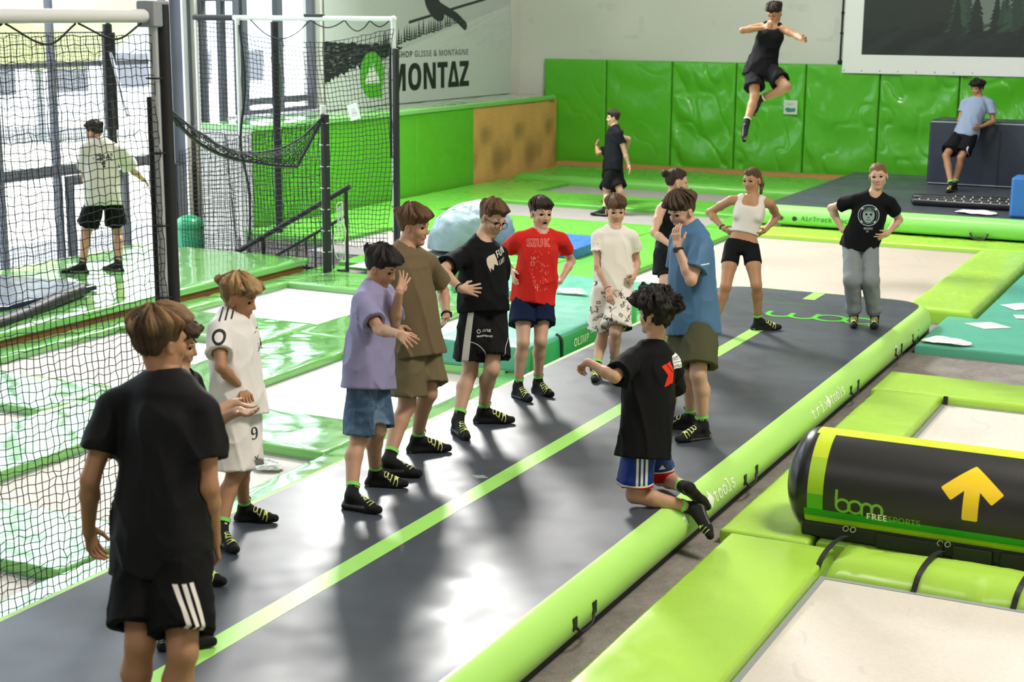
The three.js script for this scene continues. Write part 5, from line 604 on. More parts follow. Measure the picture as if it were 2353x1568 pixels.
// joints of every person in metres
const PEOPLE = [
{name:'near',H:1.72,hh:0.235,hroll:0,hf:[0.31, 0.0, -0.823],J:{ankL:[-3.837,0.391,-4.39],toeL:[-3.904,0.328,-4.594],ankR:[-3.667,0.391,-4.414],toeR:[-3.713,0.328,-4.624],hipR:[-3.734,1.151,-4.563],hipL:[-3.892,1.151,-4.544],neck:[-3.854,1.754,-4.678],pel:[-3.813,1.151,-4.554],shR:[-3.688,1.652,-4.681],elbR:[-3.623,1.369,-4.62],wriR:[-3.672,1.127,-4.705],fingerR:[-3.688,0.956,-4.762],shL:[-4.068,1.647,-4.601],elbL:[-4.091,1.374,-4.467],wriL:[-4.175,1.135,-4.534],fingerL:[-4.197,0.967,-4.595],kneL:[-3.754,0.795,-4.328],kneR:[-3.567,0.787,-4.353],head:[-3.89,1.906,-4.696]}},
{name:'hidden',H:1.5,hh:0.22,hroll:0,hf:[0.932, -0.174, -0.371],J:{ankL:[-4.82,0.38,-5.997],toeL:[-4.632,0.328,-5.99],ankR:[-4.359,0.38,-5.238],toeR:[-4.204,0.328,-5.343],hipR:[-4.629,1.015,-5.662],hipL:[-4.688,1.015,-5.809],neck:[-4.717,1.439,-5.808],pel:[-4.658,1.015,-5.736],shR:[-4.635,1.4,-5.654],elbR:[-4.42,1.263,-5.62],wriR:[-4.221,1.374,-5.614],fingerR:[-4.066,1.379,-5.587],shL:[-4.757,1.375,-5.958],elbL:[-4.781,1.15,-6.081],wriL:[-4.767,1.194,-6.305],fingerL:[-4.714,1.134,-6.44],kneL:[-4.688,0.685,-5.881],kneR:[-4.494,0.619,-5.511],head:[-4.736,1.592,-5.835]}},
{name:'white_kit',H:1.46,hh:0.225,hroll:0,hf:[0.978, -0.208, -0.264],J:{ankL:[-5.154,0.378,-6.895],toeL:[-4.978,0.328,-6.945],ankR:[-5.023,0.378,-6.499],toeR:[-4.862,0.328,-6.413],hipR:[-5.117,1.054,-6.759],hipL:[-5.151,1.054,-6.914],neck:[-5.216,1.507,-6.904],pel:[-5.134,1.054,-6.836],shR:[-5.181,1.46,-6.734],elbR:[-5.059,1.29,-6.595],wriR:[-5.043,1.138,-6.757],fingerR:[-4.937,1.085,-6.659],shL:[-5.239,1.456,-7.069],elbL:[-5.189,1.205,-7.033],wriL:[-5.129,0.985,-7.008],fingerL:[-5.21,0.873,-7.074],kneL:[-5.049,0.682,-6.759],kneR:[-5.058,0.654,-6.688],head:[-5.181,1.599,-6.943]}},
{name:'lavender',H:1.54,hh:0.225,hroll:0,hf:[0.953, -0.375, -0.089],J:{ankL:[-4.836,0.382,-7.826],toeL:[-4.649,0.328,-7.872],ankR:[-4.719,0.382,-7.369],toeR:[-4.527,0.328,-7.358],hipR:[-4.806,1.081,-7.663],hipL:[-4.832,1.081,-7.825],neck:[-4.843,1.55,-7.844],pel:[-4.819,1.081,-7.744],shR:[-4.814,1.501,-7.666],elbR:[-4.618,1.374,-7.541],wriR:[-4.414,1.389,-7.428],fingerR:[-4.272,1.361,-7.354],shL:[-4.865,1.496,-8.014],elbL:[-4.706,1.351,-7.859],wriL:[-4.627,1.559,-7.786],fingerL:[-4.634,1.675,-7.899],kneL:[-4.726,0.707,-7.685],kneR:[-4.794,0.67,-7.577],head:[-4.813,1.673,-7.889]}},
{name:'olive',H:1.68,hh:0.23,hroll:0,hf:[1.012, -0.105, -0.089],J:{ankL:[-4.981,0.389,-8.602],toeL:[-4.796,0.328,-8.701],ankR:[-4.888,0.389,-8.071],toeR:[-4.68,0.328,-8.098],hipR:[-4.927,1.117,-8.425],hipL:[-4.925,1.117,-8.604],neck:[-5.055,1.669,-8.583],pel:[-4.926,1.117,-8.515],shR:[-5.079,1.616,-8.391],elbR:[-5.148,1.35,-8.482],wriR:[-4.973,1.214,-8.354],fingerR:[-4.862,1.131,-8.247],shL:[-4.977,1.571,-8.766],elbL:[-4.975,1.355,-8.957],wriL:[-4.851,1.215,-8.783],fingerL:[-4.828,1.126,-8.632],kneL:[-4.82,0.753,-8.481],kneR:[-4.905,0.686,-8.342],head:[-5.014,1.826,-8.641]}},
{name:'glasses',H:1.66,hh:0.235,hroll:-8,hf:[0.885, -0.342, 0.339],J:{ankL:[-4.936,0.388,-9.48],toeL:[-4.744,0.328,-9.559],ankR:[-4.965,0.388,-9.15],toeR:[-4.815,0.328,-9.007],hipR:[-4.976,1.145,-9.42],hipL:[-4.908,1.145,-9.581],neck:[-5.004,1.59,-9.576],pel:[-4.942,1.145,-9.501],shR:[-5.062,1.522,-9.395],elbR:[-5.076,1.462,-9.116],wriR:[-4.866,1.364,-9.017],fingerR:[-4.774,1.339,-9.164],shL:[-4.934,1.502,-9.727],elbL:[-4.991,1.254,-9.856],wriL:[-4.915,1.15,-9.639],fingerL:[-4.88,1.134,-9.468],kneL:[-4.813,0.731,-9.376],kneR:[-4.983,0.698,-9.366],head:[-4.949,1.761,-9.644]}},
{name:'red',H:1.5,hh:0.22,hroll:-4,hf:[0.77, 0.0, 0.629],J:{ankL:[-4.974,0.38,-10.483],toeL:[-4.812,0.328,-10.388],ankR:[-5.05,0.38,-10.281],toeR:[-4.895,0.328,-10.175],hipR:[-5.106,1.046,-10.478],hipL:[-4.982,1.046,-10.573],neck:[-5.038,1.524,-10.642],pel:[-5.044,1.046,-10.525],shR:[-5.176,1.494,-10.532],elbR:[-5.367,1.333,-10.597],wriR:[-5.194,1.243,-10.48],fingerR:[-5.132,1.164,-10.358],shL:[-4.904,1.481,-10.734],elbL:[-4.895,1.292,-10.909],wriL:[-4.901,1.162,-10.722],fingerL:[-4.923,1.073,-10.594],kneL:[-4.914,0.734,-10.393],kneR:[-5.013,0.733,-10.291],head:[-5.051,1.676,-10.673]}},
{name:'white_tee',H:1.44,hh:0.215,hroll:0,hf:[0.531, -0.105, 0.827],J:{ankL:[-4.697,0.377,-11.371],toeL:[-4.551,0.328,-11.265],ankR:[-4.767,0.377,-11.153],toeR:[-4.709,0.328,-10.983],hipR:[-4.805,1.01,-11.368],hipL:[-4.68,1.01,-11.448],neck:[-4.777,1.471,-11.502],pel:[-4.743,1.01,-11.408],shR:[-4.892,1.418,-11.428],elbR:[-4.848,1.192,-11.336],wriR:[-4.726,1.021,-11.276],fingerR:[-4.666,0.924,-11.177],shL:[-4.644,1.416,-11.558],elbL:[-4.636,1.189,-11.657],wriL:[-4.586,1.101,-11.463],fingerL:[-4.547,1.065,-11.321],kneL:[-4.644,0.684,-11.247],kneR:[-4.807,0.632,-11.379],head:[-4.783,1.621,-11.535]}},
{name:'bun_girl',H:1.6,hh:0.22,hroll:0,hf:[0.858, -0.087, -0.524],J:{ankL:[-4.517,0.385,-12.352],toeL:[-4.432,0.328,-12.533],ankR:[-4.576,0.385,-12.218],toeR:[-4.484,0.328,-12.396],hipR:[-4.625,1.102,-12.342],hipL:[-4.611,1.102,-12.5],neck:[-4.66,1.615,-12.523],pel:[-4.618,1.102,-12.421],shR:[-4.702,1.555,-12.353],elbR:[-4.676,1.381,-12.141],wriR:[-4.474,1.297,-12.034],fingerR:[-4.347,1.284,-11.924],shL:[-4.602,1.535,-12.667],elbL:[-4.584,1.321,-12.84],wriL:[-4.587,1.191,-12.635],fingerL:[-4.586,1.194,-12.467],kneL:[-4.608,0.694,-12.547],kneR:[-4.538,0.768,-12.14],head:[-4.639,1.772,-12.571]}},
{name:'blue',H:1.69,hh:0.23,hroll:0,hf:[-0.463, -0.375, 0.864],J:{ankL:[-3.384,0.39,-9.826],toeL:[-3.493,0.328,-9.645],ankR:[-3.535,0.39,-10.012],toeR:[-3.742,0.328,-9.969],hipR:[-3.642,1.157,-10.099],hipL:[-3.483,1.157,-10.004],neck:[-3.631,1.72,-10.152],pel:[-3.563,1.157,-10.052],shR:[-3.759,1.629,-10.258],elbR:[-3.774,1.34,-10.278],wriR:[-3.676,1.527,-10.132],fingerR:[-3.662,1.639,-9.995],shL:[-3.487,1.634,-10.012],elbL:[-3.5,1.416,-9.82],wriL:[-3.628,1.633,-9.871],fingerL:[-3.655,1.813,-9.886],kneL:[-3.416,0.763,-9.79],kneR:[-3.534,0.752,-9.884],head:[-3.704,1.843,-10.145]}},
{name:'kneeling',H:1.5,hh:0.225,hroll:0,hf:[-0.938, 0.07, -0.169],J:{hipR:[-3.216,0.682,-8.382],hipL:[-3.228,0.682,-8.233],neck:[-3.243,1.231,-8.451],pel:[-3.222,0.682,-8.308],shR:[-3.161,1.111,-8.579],elbR:[-3.204,0.893,-8.711],wriR:[-3.272,0.726,-8.85],fingerR:[-3.24,0.664,-8.709],shL:[-3.306,1.188,-8.294],elbL:[-3.321,1.124,-8.044],wriL:[-3.526,1.179,-8.128],fingerL:[-3.643,1.103,-8.202],kneL:[-3.241,0.37,-8.207],ankL:[-2.932,0.282,-8.388],toeL:[-2.788,0.154,-8.306],kneR:[-3.236,0.37,-8.609],ankR:[-2.966,0.411,-8.362],toeR:[-2.875,0.27,-8.488],head:[-3.25,1.417,-8.492]}},
{name:'white_girl',H:1.6,hh:0.22,hroll:3,hf:[-0.215, -0.087, 1.04],J:{ankL:[-4.194,0.385,-13.676],toeL:[-4.013,0.328,-13.76],ankR:[-4.537,0.385,-13.395],toeR:[-4.488,0.328,-13.201],hipR:[-4.471,1.074,-13.67],hipL:[-4.307,1.074,-13.707],neck:[-4.345,1.508,-13.814],pel:[-4.389,1.074,-13.689],shR:[-4.537,1.501,-13.773],elbR:[-4.768,1.364,-13.831],wriR:[-4.59,1.233,-13.731],fingerR:[-4.445,1.177,-13.666],shL:[-4.174,1.483,-13.838],elbL:[-4.17,1.334,-14.069],wriL:[-4.224,1.222,-13.86],fingerL:[-4.267,1.172,-13.706],kneL:[-4.182,0.755,-13.532],kneR:[-4.449,0.733,-13.446],head:[-4.367,1.684,-13.846]}},
{name:'grey_pants',H:1.62,hh:0.225,hroll:6,hf:[0.153, -0.07, 1.005],J:{ankL:[-3.267,0.386,-14.416],toeL:[-3.224,0.328,-14.218],ankR:[-3.456,0.386,-14.362],toeR:[-3.404,0.328,-14.166],hipR:[-3.542,1.061,-14.482],hipL:[-3.378,1.061,-14.521],neck:[-3.366,1.526,-14.522],pel:[-3.46,1.061,-14.501],shR:[-3.542,1.48,-14.468],elbR:[-3.784,1.387,-14.57],wriR:[-3.65,1.191,-14.504],fingerR:[-3.524,1.137,-14.403],shL:[-3.209,1.467,-14.542],elbL:[-3.163,1.292,-14.754],wriL:[-3.226,1.173,-14.547],fingerL:[-3.306,1.136,-14.402],kneL:[-3.297,0.756,-14.278],kneR:[-3.459,0.75,-14.231],head:[-3.336,1.718,-14.526]}},
{name:'jumper',H:1.74,hh:0.235,hroll:0,hf:[-0.233, -0.5, 0.899],J:{hipR:[-6.096,2.542,-19.22],hipL:[-5.917,2.542,-19.26],neck:[-5.922,3.091,-19.413],pel:[-6.007,2.542,-19.24],shR:[-6.089,3.067,-19.394],elbR:[-6.238,3.023,-19.138],wriR:[-5.98,3.058,-19.218],fingerR:[-5.841,3.103,-19.108],shL:[-5.778,3.037,-19.403],elbL:[-5.551,2.965,-19.222],wriL:[-5.413,2.926,-19.0],fingerL:[-5.274,2.929,-18.881],kneL:[-5.601,2.327,-19.07],ankL:[-5.981,2.158,-19.173],toeL:[-6.08,1.96,-19.275],kneR:[-5.994,2.199,-18.989],ankR:[-6.01,1.861,-18.727],toeR:[-5.976,1.676,-18.573],head:[-5.917,3.233,-19.45]}},
{name:'runner',H:1.68,hh:0.22,hroll:0,hf:[-0.881, 0.0, 0.478],J:{ankL:[-9.542,0.119,-22.52],toeL:[-9.752,0.058,-22.515],ankR:[-9.405,0.119,-22.921],toeR:[-9.605,0.058,-22.857],hipR:[-9.594,0.839,-22.929],hipL:[-9.477,0.839,-22.795],neck:[-9.582,1.418,-22.977],pel:[-9.535,0.839,-22.862],shR:[-9.691,1.308,-23.098],elbR:[-9.422,1.234,-23.201],wriR:[-9.508,1.037,-23.339],fingerR:[-9.614,0.919,-23.416],shL:[-9.441,1.336,-22.826],elbL:[-9.342,1.055,-22.84],wriL:[-9.256,0.812,-22.849],fingerL:[-9.174,0.715,-22.727],kneL:[-9.614,0.405,-22.782],kneR:[-9.365,0.422,-22.75],head:[-9.622,1.569,-22.993]}},
{name:'runner_b',H:1.6,hh:0.215,hroll:0,hf:[-0.765, -0.342, 0.563],J:{ankL:[-9.878,0.185,-23.527],toeL:[-10.046,0.128,-23.635],ankR:[-9.751,0.185,-23.6],toeR:[-9.918,0.128,-23.709],hipR:[-9.928,0.627,-23.704],hipL:[-9.817,0.627,-23.577],neck:[-9.934,1.098,-23.723],pel:[-9.873,0.627,-23.64],shR:[-10.037,1.042,-23.863],elbR:[-9.854,0.833,-23.917],wriR:[-9.967,0.702,-24.089],fingerR:[-10.081,0.614,-24.175],shL:[-9.83,1.042,-23.582],elbL:[-10.071,0.944,-23.468],wriL:[-10.187,1.056,-23.65],fingerL:[-10.219,1.139,-23.793],kneL:[-9.817,0.386,-23.225],kneR:[-9.895,0.312,-23.939],head:[-9.853,1.199,-23.787]}},
{name:'leaner',H:1.78,hh:0.23,hroll:0,hf:[-0.505, -0.139, 1.002],J:{ankL:[-4.647,0.515,-25.716],toeL:[-4.692,0.448,-25.498],ankR:[-4.64,0.515,-25.419],toeR:[-4.655,0.448,-25.197],hipR:[-4.688,1.292,-26.08],hipL:[-4.488,1.292,-26.053],neck:[-4.451,1.883,-26.333],pel:[-4.588,1.292,-26.066],shR:[-4.668,1.82,-26.314],elbR:[-4.723,1.536,-26.212],wriR:[-4.498,1.398,-26.153],fingerR:[-4.366,1.432,-26.025],shL:[-4.26,1.819,-26.308],elbL:[-4.185,1.524,-26.277],wriL:[-4.348,1.451,-26.074],fingerL:[-4.443,1.407,-25.919],kneL:[-4.585,0.955,-25.791],kneR:[-4.803,0.982,-25.676],head:[-4.499,2.045,-26.348]}},
{name:'window_man',H:1.74,hh:0.235,hroll:0,hf:[-1.044, -0.208, 0.159],J:{ankL:[-12.218,0.312,-13.398],toeL:[-12.4,0.248,-13.279],ankR:[-11.939,0.312,-13.696],toeR:[-12.156,0.248,-13.704],hipR:[-12.067,1.065,-13.784],hipL:[-12.177,1.065,-13.627],neck:[-12.233,1.708,-13.804],pel:[-12.122,1.065,-13.706],shR:[-12.068,1.592,-13.981],elbR:[-12.068,1.361,-14.173],wriR:[-12.115,1.235,-14.4],fingerR:[-12.139,1.15,-14.56],shL:[-12.294,1.633,-13.633],elbL:[-12.352,1.34,-13.661],wriL:[-12.422,1.13,-13.805],fingerL:[-12.546,1.035,-13.9],kneL:[-12.328,0.669,-13.614],kneR:[-12.101,0.651,-13.894],head:[-12.299,1.822,-13.799]}}
];
const stripes3 = (c, x, y, w, h, colr, gap) => { c.fillStyle = colr; for (let i = 0; i < 3; i++) c.fillRect(x + i * (w + gap), y, w, h); };
const txt = (c, s, x, y, font, colr, rot = 0, sx = 1) => { c.save(); c.translate(x, y); c.rotate(rot); c.scale(sx, 1); c.font = font; c.fillStyle = colr; c.fillText(s, 0, 0); c.restore(); };
const CAST = {
  near: { label: 'tall boy in plain black T-shirt seen from behind at the lower left', skin: 'tan', hair: 'brown', tip: 'light', hs: { vol: 0.13, back: -0.26, fringe: 0.2, side: 0.05 }, top: { c: '#131316', hem: 0.15, ease: 0.03, flare: 0.03, sleeve: 0.62, sw: 0.058, rough: 0.7 },
    bottom: { c: '#0b0b0d', hem: 0.84, ease: 0.03, flare: 0.03, dir: -125, print: (c, S) => stripes3(c, 248, 200, 13, 128, '#e9e2da', 9) }, hand: { L: { curl: 0.55 }, R: { curl: 0.9 } } },
  hidden: { label: 'boy in black mostly hidden behind the tall boy, holding out open hands', skin: 'light', hair: 'brown', hs: { vol: 0.12, curl: 0.08, back: -0.12, side: 0.05 }, top: { c: '#0d0d10', hem: 0.1 }, bottom: { c: '#101014', hem: 0.85 }, hand: { L: { n: [0, 1, 0.2], curl: 0.2 }, R: { n: [0, 1, 0.2], curl: 0.3 } } },
  white_kit: { label: 'fair-haired boy in a white football kit with number 9 shorts', skin: 'tan', hair: 'light', tip: 'blond', hs: { vol: 0.15, curl: 0.03, fringe: 0.16, back: -0.06, side: 0.15 }, thin: 0.95, top: { name: 'football_shirt', c: '#e7e2de', hem: 0.1, ease: 0.03, flare: 0.04, sleeve: 0.62, sw: 0.06, rough: 0.6, dir: -70, print: (c, S) => { const D = '#2a2d33'; c.strokeStyle = D; c.lineWidth = 6; for (let i = 0; i < 3; i++) { c.beginPath(); c.moveTo(222 + i * 20, 70 - i * 2); c.lineTo(214 + i * 20, 104); c.stroke(); } c.lineWidth = 9; c.beginPath(); c.arc(216, 150, 20, 0, 7); c.stroke(); c.fillStyle = D; c.beginPath(); c.moveTo(330, 172); c.lineTo(338, 158); c.lineTo(346, 172); c.fill(); txt(c, 'Ir', 340, 236, 'bold 34px serif', D); txt(c, 'Z', 352, 268, 'bold 26px serif', D); } },
    bottom: { c: '#e6e0da', hem: 0.94, ease: 0.035, flare: 0.03, rough: 0.6, dir: -60, print: (c, S) => { txt(c, '9', 300, 270, 'bold 64px serif', '#23262b'); c.strokeStyle = '#3a3d42'; c.lineWidth = 4; c.beginPath(); c.moveTo(310, 330); c.lineTo(326, 352); c.moveTo(326, 330); c.lineTo(308, 356); c.stroke(); } }, hand: { R: { curl: 0.5 } } },
  lavender: { label: 'dark-haired boy in lavender T-shirt and denim shorts shielding his face', skin: 'light', hair: 'black', hs: { vol: 0.13, back: -0.16, fringe: 0.18, side: 0.05 }, top: { c: '#8d88ab', hem: 0.13, ease: 0.028, flare: 0.035, sleeve: 0.75, sw: 0.062 }, bottom: { name: 'denim_shorts', c: '#3f556f', hem: 0.94, ease: 0.025, flare: 0.012, print: (c, S) => { for (let i = 0; i < 900; i++) { c.fillStyle = ['#4d6785', '#33475f', '#6c87a3', '#2a3a50', '#88a0b6'][i % 5]; c.globalAlpha = 0.25; c.beginPath(); c.ellipse(rnd() * 1024, rnd() * 512, 6 + 30 * rnd(), 10 + 60 * rnd(), 0, 0, 7); c.fill(); } c.globalAlpha = 1; } }, hand: { L: { n: [-0.8, 0.1, -0.5], curl: 0.15, spread: 0.5 }, R: { curl: 0.2, spread: 0.35 } } },
  olive: { label: 'boy in olive brown T-shirt and khaki shorts looking right', skin: 'light', hair: 'chestnut', hs: { vol: 0.13, fringe: 0.13, back: -0.18, side: 0.07 }, top: { c: '#6b5c44', hem: 0.13, ease: 0.028, flare: 0.03, sleeve: 0.72, sw: 0.058, print: c => txt(c, 'PULL&BEAR', 196, 150, 'bold 22px sans-serif', '#5a4d39') }, bottom: { c: '#6d6248', hem: 0.84, ease: 0.035, flare: 0.035 }, wear: [{ s: 'L', name: 'watch_strap', label: 'black watch strap', h: 0.02, face: 1 }], hand: { L: { curl: 0.6 } } },
  glasses: { label: 'boy with glasses and black T-shirt bending forward, hand on hip', skin: 'fair', hair: 'chestnut', glasses: 1, hs: { vol: 0.11, fringe: 0.27, back: -0.16, side: 0.11 }, wide: 1.06, top: { c: '#0c0c0f', hem: 0.03, ease: 0.025, flare: 0.025, sleeve: 0.72, sw: 0.058, print: (c, S) => { c.fillStyle = '#cdbfae'; c.save(); c.translate(276, 176); c.rotate(-0.22); c.beginPath(); c.moveTo(-58, 0); c.quadraticCurveTo(-52, -34, -14, -30); c.lineTo(6, -30); c.lineTo(4, 26); c.lineTo(-18, 12); c.lineTo(-34, 36); c.lineTo(-44, 20); c.lineTo(-52, 40); c.closePath(); c.fill(); txt(c, 'FUN', 10, -6, 'italic bold 40px sans-serif', '#d8d4cc'); txt(c, 'LEEY', 10, 26, 'italic bold 26px sans-serif', '#d8d4cc'); c.restore(); } },
    bottom: { c: '#141416', hem: 0.8, ease: 0.03, flare: 0.03, dir: -25, print: (c, S) => { c.fillStyle = '#cfcac6'; c.beginPath(); c.moveTo(168, 96); c.lineTo(196, 96); c.lineTo(152, 400); c.lineTo(118, 400); c.fill(); c.strokeStyle = '#d8d4d0'; c.lineWidth = 4; c.beginPath(); c.moveTo(166, 250); c.quadraticCurveTo(250, 258, 262, 380); c.stroke(); c.beginPath(); c.moveTo(380, 240); c.quadraticCurveTo(340, 280, 338, 380); c.stroke(); c.beginPath(); c.arc(216, 196, 9, 0, 7); c.stroke(); txt(c, '///M', 236, 203, 'italic bold 20px sans-serif', '#e6e2de'); txt(c, 'Motorsport', 204, 226, 'bold 15px sans-serif', '#e6e2de'); } }, wear: [{ s: 'R', label: 'black wrist band' }], hand: { R: { curl: 0.12, spread: 0.35 } } },
  red: { label: 'smiling boy in red T-shirt and navy shorts, hands on hips', skin: 'fair', hair: 'dark', smile: 1, hs: { vol: 0.11, fringe: 0.2, back: -0.16, side: 0.10 }, thin: 0.95, top: { c: '#c8261f', hem: 0.05, ease: 0.022, flare: 0.02, sleeve: 0.52, sw: 0.047, print: (c, S) => { c.strokeStyle = '#d98d84'; c.lineWidth = 3; c.font = 'bold 50px sans-serif'; c.strokeText('SIUK', 196, 150); txt(c, 'F', 322, 150, 'bold 30px monospace', '#5a4b28'); txt(c, 'S', 318, 184, 'bold 26px monospace', '#5a4b28'); txt(c, 'LA', 212, 210, 'bold 18px monospace', '#e2a9a2'); c.strokeRect(212, 222, 15, 18); c.fillStyle = '#dd988f'; for (let i = 0; i < 60; i++) c.fillRect(210 + 90 * rnd(), 170 + 190 * rnd(), 3, 3 + 6 * rnd()); c.fillRect(236, 330, 4, 34); } }, bottom: { c: '#0c1a38', hem: 0.6, ease: 0.022, flare: 0.03 }, hand: { L: { curl: 0.25, spread: 0.3 }, R: { curl: 0.4 } } },
  white_tee: { label: 'small boy in white T-shirt and white shorts covered with black doodles', skin: 'fair', hair: 'chestnut', hs: { vol: 0.11, fringe: 0.15, back: -0.16, side: 0.07 }, top: { c: '#e6e0d6', hem: 0.03, ease: 0.02, flare: 0.012, sleeve: 0.5, sw: 0.05 }, bottom: { c: '#e6dfd5', hem: 0.9, ease: 0.04, flare: 0.03, print: (c, S) => { for (let i = 0; i < 95; i++) { c.save(); c.translate(rnd() * 512, 60 + 380 * rnd()); c.rotate((rnd() - 0.5) * 1.6); c.strokeStyle = c.fillStyle = '#201e1d'; c.lineWidth = 2.2; const k = i % 6; if (k === 0) { c.font = 'bold 24px sans-serif'; c.fillText(['STAR', 'CIAO', 'BOO', 'OK', 'CITY'][i % 5], 0, 0); } else if (k === 1) { c.strokeRect(0, 0, 22, 16); c.strokeRect(4, 4, 14, 8); } else { c.beginPath(); for (let q = 0; q < 4; q++) c.bezierCurveTo(rnd() * 44 - 22, rnd() * 44 - 22, rnd() * 44 - 22, rnd() * 44 - 22, rnd() * 44 - 22, rnd() * 44 - 22); c.stroke(); } c.restore(); } c.fillStyle = '#171514'; c.fillRect(330, 330, 34, 44); } }, hand: { L: { curl: 1.1 }, R: { curl: 0.5 } }, wear: [{ s: 'R', t: 0.95, h: 0.008, mat: std('#b5564a'), label: 'thin red bracelet' }] },
  bun_girl: { label: 'girl with hair bun and black vest standing behind the boy in blue', skin: 'fair', hair: 'dark', hs: { vol: 0.03, fringe: 0.25, back: -0.16, side: 0.13, bun: [0.0, 0.3, -0.5, 0.13] }, thin: 0.92, top: { name: 'vest_top', c: '#0e0e11', hem: 0.12, ease: 0.012, flare: 0.03, sleeve: 0 }, bottom: { c: '#121318', hem: 0.35, tight: 1, ease: 0.012, flare: 0.004, amp: 0.003 }, hand: { R: { curl: 0.4 } } },
  blue: { label: 'boy in blue T-shirt and olive shorts with his finger to his nose', skin: 'fair', hair: 'brown', hs: { vol: 0.13, fringe: 0.16, back: -0.14, side: 0.11 }, wide: 1.05, top: { c: '#46698a', hem: 0.17, ease: 0.03, flare: 0.028, sleeve: 0.72, sw: 0.06, rough: 0.55, amp: 0.01, dir: 60, print: c => { c.fillStyle = '#cfdbe4'; c.fillRect(262, 196, 44, 5); } }, bottom: { c: '#4a4a33', hem: 0.86, ease: 0.035, flare: 0.03 }, wear: [{ s: 'L', name: 'watch_strap', label: 'dark watch strap', h: 0.022, face: 1, out: [-0.3, 0.1, 1] }], hand: { L: { n: [0.2, 0, -1], curl: 0.4 }, R: { curl: 0.5 } } },
  kneeling: { label: 'curly-haired boy kneeling in black T-shirt and blue striped shorts', kneel: 1, skin: 'light', hair: 'black', hs: { vol: 0.22, curl: 0.09, back: -0.34, fringe: 0.08, side: -0.05 }, top: { c: '#0c0c0e', hem: 0.1, ease: 0.035, flare: 0.03, sleeve: 0.85, sw: 0.066, print: (c, S) => { c.fillStyle = '#d8321c'; const ch = (x, y) => { c.beginPath(); c.moveTo(x, y); c.lineTo(x + 26, y - 6); c.lineTo(x + 46, y + 34); c.lineTo(x + 16, y + 74); c.lineTo(x - 12, y + 76); c.lineTo(x + 18, y + 36); c.fill(); }; ch(746, 132); ch(776, 126); c.fillStyle = '#ebe9e6'; c.fillRect(832, 106, 66, 30); c.fillRect(838, 138, 58, 24); txt(c, 'SPOTT', 834, 130, 'bold 20px sans-serif', '#26262a'); txt(c, 'BESTLE', 840, 157, 'bold 15px sans-serif', '#26262a'); } },
    bottom: { c: '#16307e', hem: 0.8, ease: 0.03, flare: 0.02, rough: 0.5, dir: 115, print: (c, S) => { stripes3(c, 216, 60, 11, 250, '#d9d3c6', 9); c.fillStyle = '#e8e6e2'; c.beginPath(); c.moveTo(312, 290); c.lineTo(328, 262); c.lineTo(344, 290); c.fill(); c.fillStyle = '#e4dfd8'; c.fillRect(0, 306, 1024, 8); c.fillStyle = '#b3161c'; c.fillRect(0, 314, 1024, 198); } }, hand: { L: { curl: 1.0, n: [0.2, -1, 0] }, R: { curl: 0.5 } } },
  white_girl: { label: 'girl in white sleeveless crop top and black shorts, hands on hips', skin: 'tan', hair: 'chestnut', hs: { vol: 0.03, fringe: 0.27, back: -0.2, side: 0.15, pony: 1 }, thin: 0.95, wide: 0.96, top: { name: 'crop_top', c: '#d9d2cd', hem: -0.13, ease: 0.012, flare: 0.004, sleeve: 0, amp: 0.004 }, bottom: { c: '#0f0f12', hem: 0.44, tight: 1, ease: 0.01, flare: 0.004, amp: 0.003, waist: 0.14 }, wear: [{ s: 'R', label: 'dark cord bracelet' }], hand: { L: { curl: 0.2, spread: 0.35 }, R: { curl: 0.2, spread: 0.35 } } },
  grey_pants: { label: 'short-haired boy in black printed T-shirt and grey jogging trousers', skin: 'fair', hair: 'light', hs: { vol: 0.03, fringe: 0.29, back: -0.16, side: 0.13 }, top: { c: '#0d0d10', hem: 0.05, ease: 0.02, flare: 0.02, sleeve: 0.5, sw: 0.05, print: (c, S) => { c.strokeStyle = '#aebcbb'; c.lineWidth = 5; c.beginPath(); c.arc(262, 214, 62, 0, 7); c.stroke(); c.lineWidth = 2; c.beginPath(); c.arc(262, 214, 50, 0, 7); c.stroke(); c.fillStyle = '#8fa3a2'; c.beginPath(); c.ellipse(262, 214, 36, 46, 0, 0, 7); c.fill(); c.strokeStyle = '#20282a'; c.lineWidth = 3; for (let i = 0; i < 5; i++) { c.beginPath(); c.ellipse(262, 196 - i * 6, 28 - i * 3, 10, 0, 3.3, 6.1); c.stroke(); } c.fillStyle = '#0d0d10'; for (const s of [-1, 1]) { c.beginPath(); c.arc(262 + s * 14, 208, 7, 0, 7); c.fill(); } c.beginPath(); c.moveTo(262, 220); c.lineTo(256, 230); c.lineTo(268, 230); c.fill(); c.fillRect(248, 240, 28, 3); c.fillStyle = '#aebcbb'; for (let i = 0; i < 4; i++) { const a = 0.8 + i * 1.57; c.beginPath(); c.arc(262 + 57 * Math.cos(a), 214 + 57 * Math.sin(a), 8, 0, 7); c.fill(); } txt(c, 'MUSIC', 236, 300, 'bold 18px sans-serif', '#aebcbb'); txt(c, 'ZE', 252, 316, 'bold 14px sans-serif', '#aebcbb'); } }, bottom: { name: 'jogging_trousers', c: '#7f8489', hem: 2, ease: 0.01, amp: 0.008, fq: 1.3 }, hand: { L: { curl: 0.2, spread: 0.3 }, R: { curl: 0.2, spread: 0.3 } } },
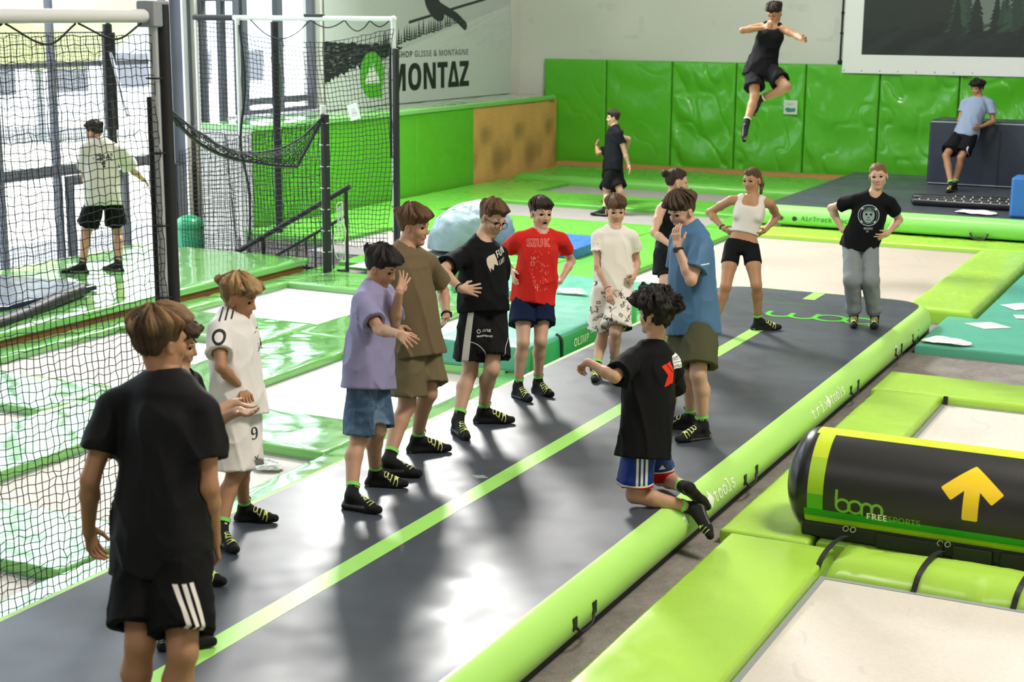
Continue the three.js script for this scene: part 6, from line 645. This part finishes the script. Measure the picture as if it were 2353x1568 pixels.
  jumper: { label: 'young man in black vest jumping high above the trampolines', free: 1, skin: 'tan', hair: 'dark', hs: { vol: 0.12, fringe: 0.24, back: -0.08, side: 0.13 }, top: { name: 'vest_top', c: '#0d0d10', hem: 0.12, ease: 0.02, flare: 0.03, sleeve: 0 }, bottom: { c: '#121216', hem: 0.68, ease: 0.028, flare: 0.03 }, cuff: [0.6, 0.75, 0.4], hand: { L: { curl: 1.1 }, R: { curl: 1.2 } } },
  runner: { label: 'runner in dark T-shirt facing left in front of the wall mats', far: 1, skin: 'fair', hair: 'dark', hs: { vol: 0.09, back: -0.26, fringe: 0.22 }, top: { c: '#101118', hem: 0.1, ease: 0.025, sleeve: 0.55 }, bottom: { c: '#101013', hem: 0.85, ease: 0.035, flare: 0.03 } },
  runner_b: { label: 'second runner in black leaning forward, half hidden by the first', far: 1, skin: 'tan', hair: 'dark', top: { c: '#0a0a0d', hem: 0.1, ease: 0.035, flare: 0.04, sleeve: 0.75, sw: 0.06 }, bottom: { c: '#0a0a0c', hem: 0.9, ease: 0.035, flare: 0.03 }, wear: [{ s: 'L', name: 'watch_strap', label: 'black watch strap', h: 0.02 }] },
  leaner: { label: 'man in pale blue T-shirt leaning on the dark block', far: 1, skin: 'deep', hair: 'black', hs: { vol: 0.16, curl: 0.07, back: -0.2, fringe: 0.2 }, top: { c: '#8492ab', hem: 0.03, ease: 0.025, sleeve: 0.55, sw: 0.055 }, bottom: { c: '#0d0e14', hem: 0.78, ease: 0.03, flare: 0.03, print: c => { c.fillStyle = '#cfd2d6'; c.fillRect(372, 250, 16, 110); } } },
  window_man: { label: 'man in white printed T-shirt standing on the platform by the glazing', far: 1, skin: 'light', hair: 'dark', hs: { vol: 0.1, back: -0.12, fringe: 0.22 }, top: { c: '#d3cec2', hem: 0.08, ease: 0.035, flare: 0.03, sleeve: 0.75, sw: 0.062, print: (c, S) => { for (let i = 0; i < 46; i++) { c.fillStyle = '#34363a'; c.beginPath(); c.ellipse(700 + 140 * rnd(), 120 + 60 * rnd(), 3 + 9 * rnd(), 2 + 5 * rnd(), rnd(), 0, 7); c.fill(); } c.fillStyle = '#34363a'; c.fillRect(752, 186, 30, 16); c.fillRect(760, 206, 18, 18); } }, bottom: { c: '#0d0d10', hem: 0.75, ease: 0.03, flare: 0.03 }, cuff: [0.02, 0.02, 0.02] },
};
for (const S of PEOPLE) { S.o = CAST[S.name]; person(S); }
renderer.render(scene, camera);
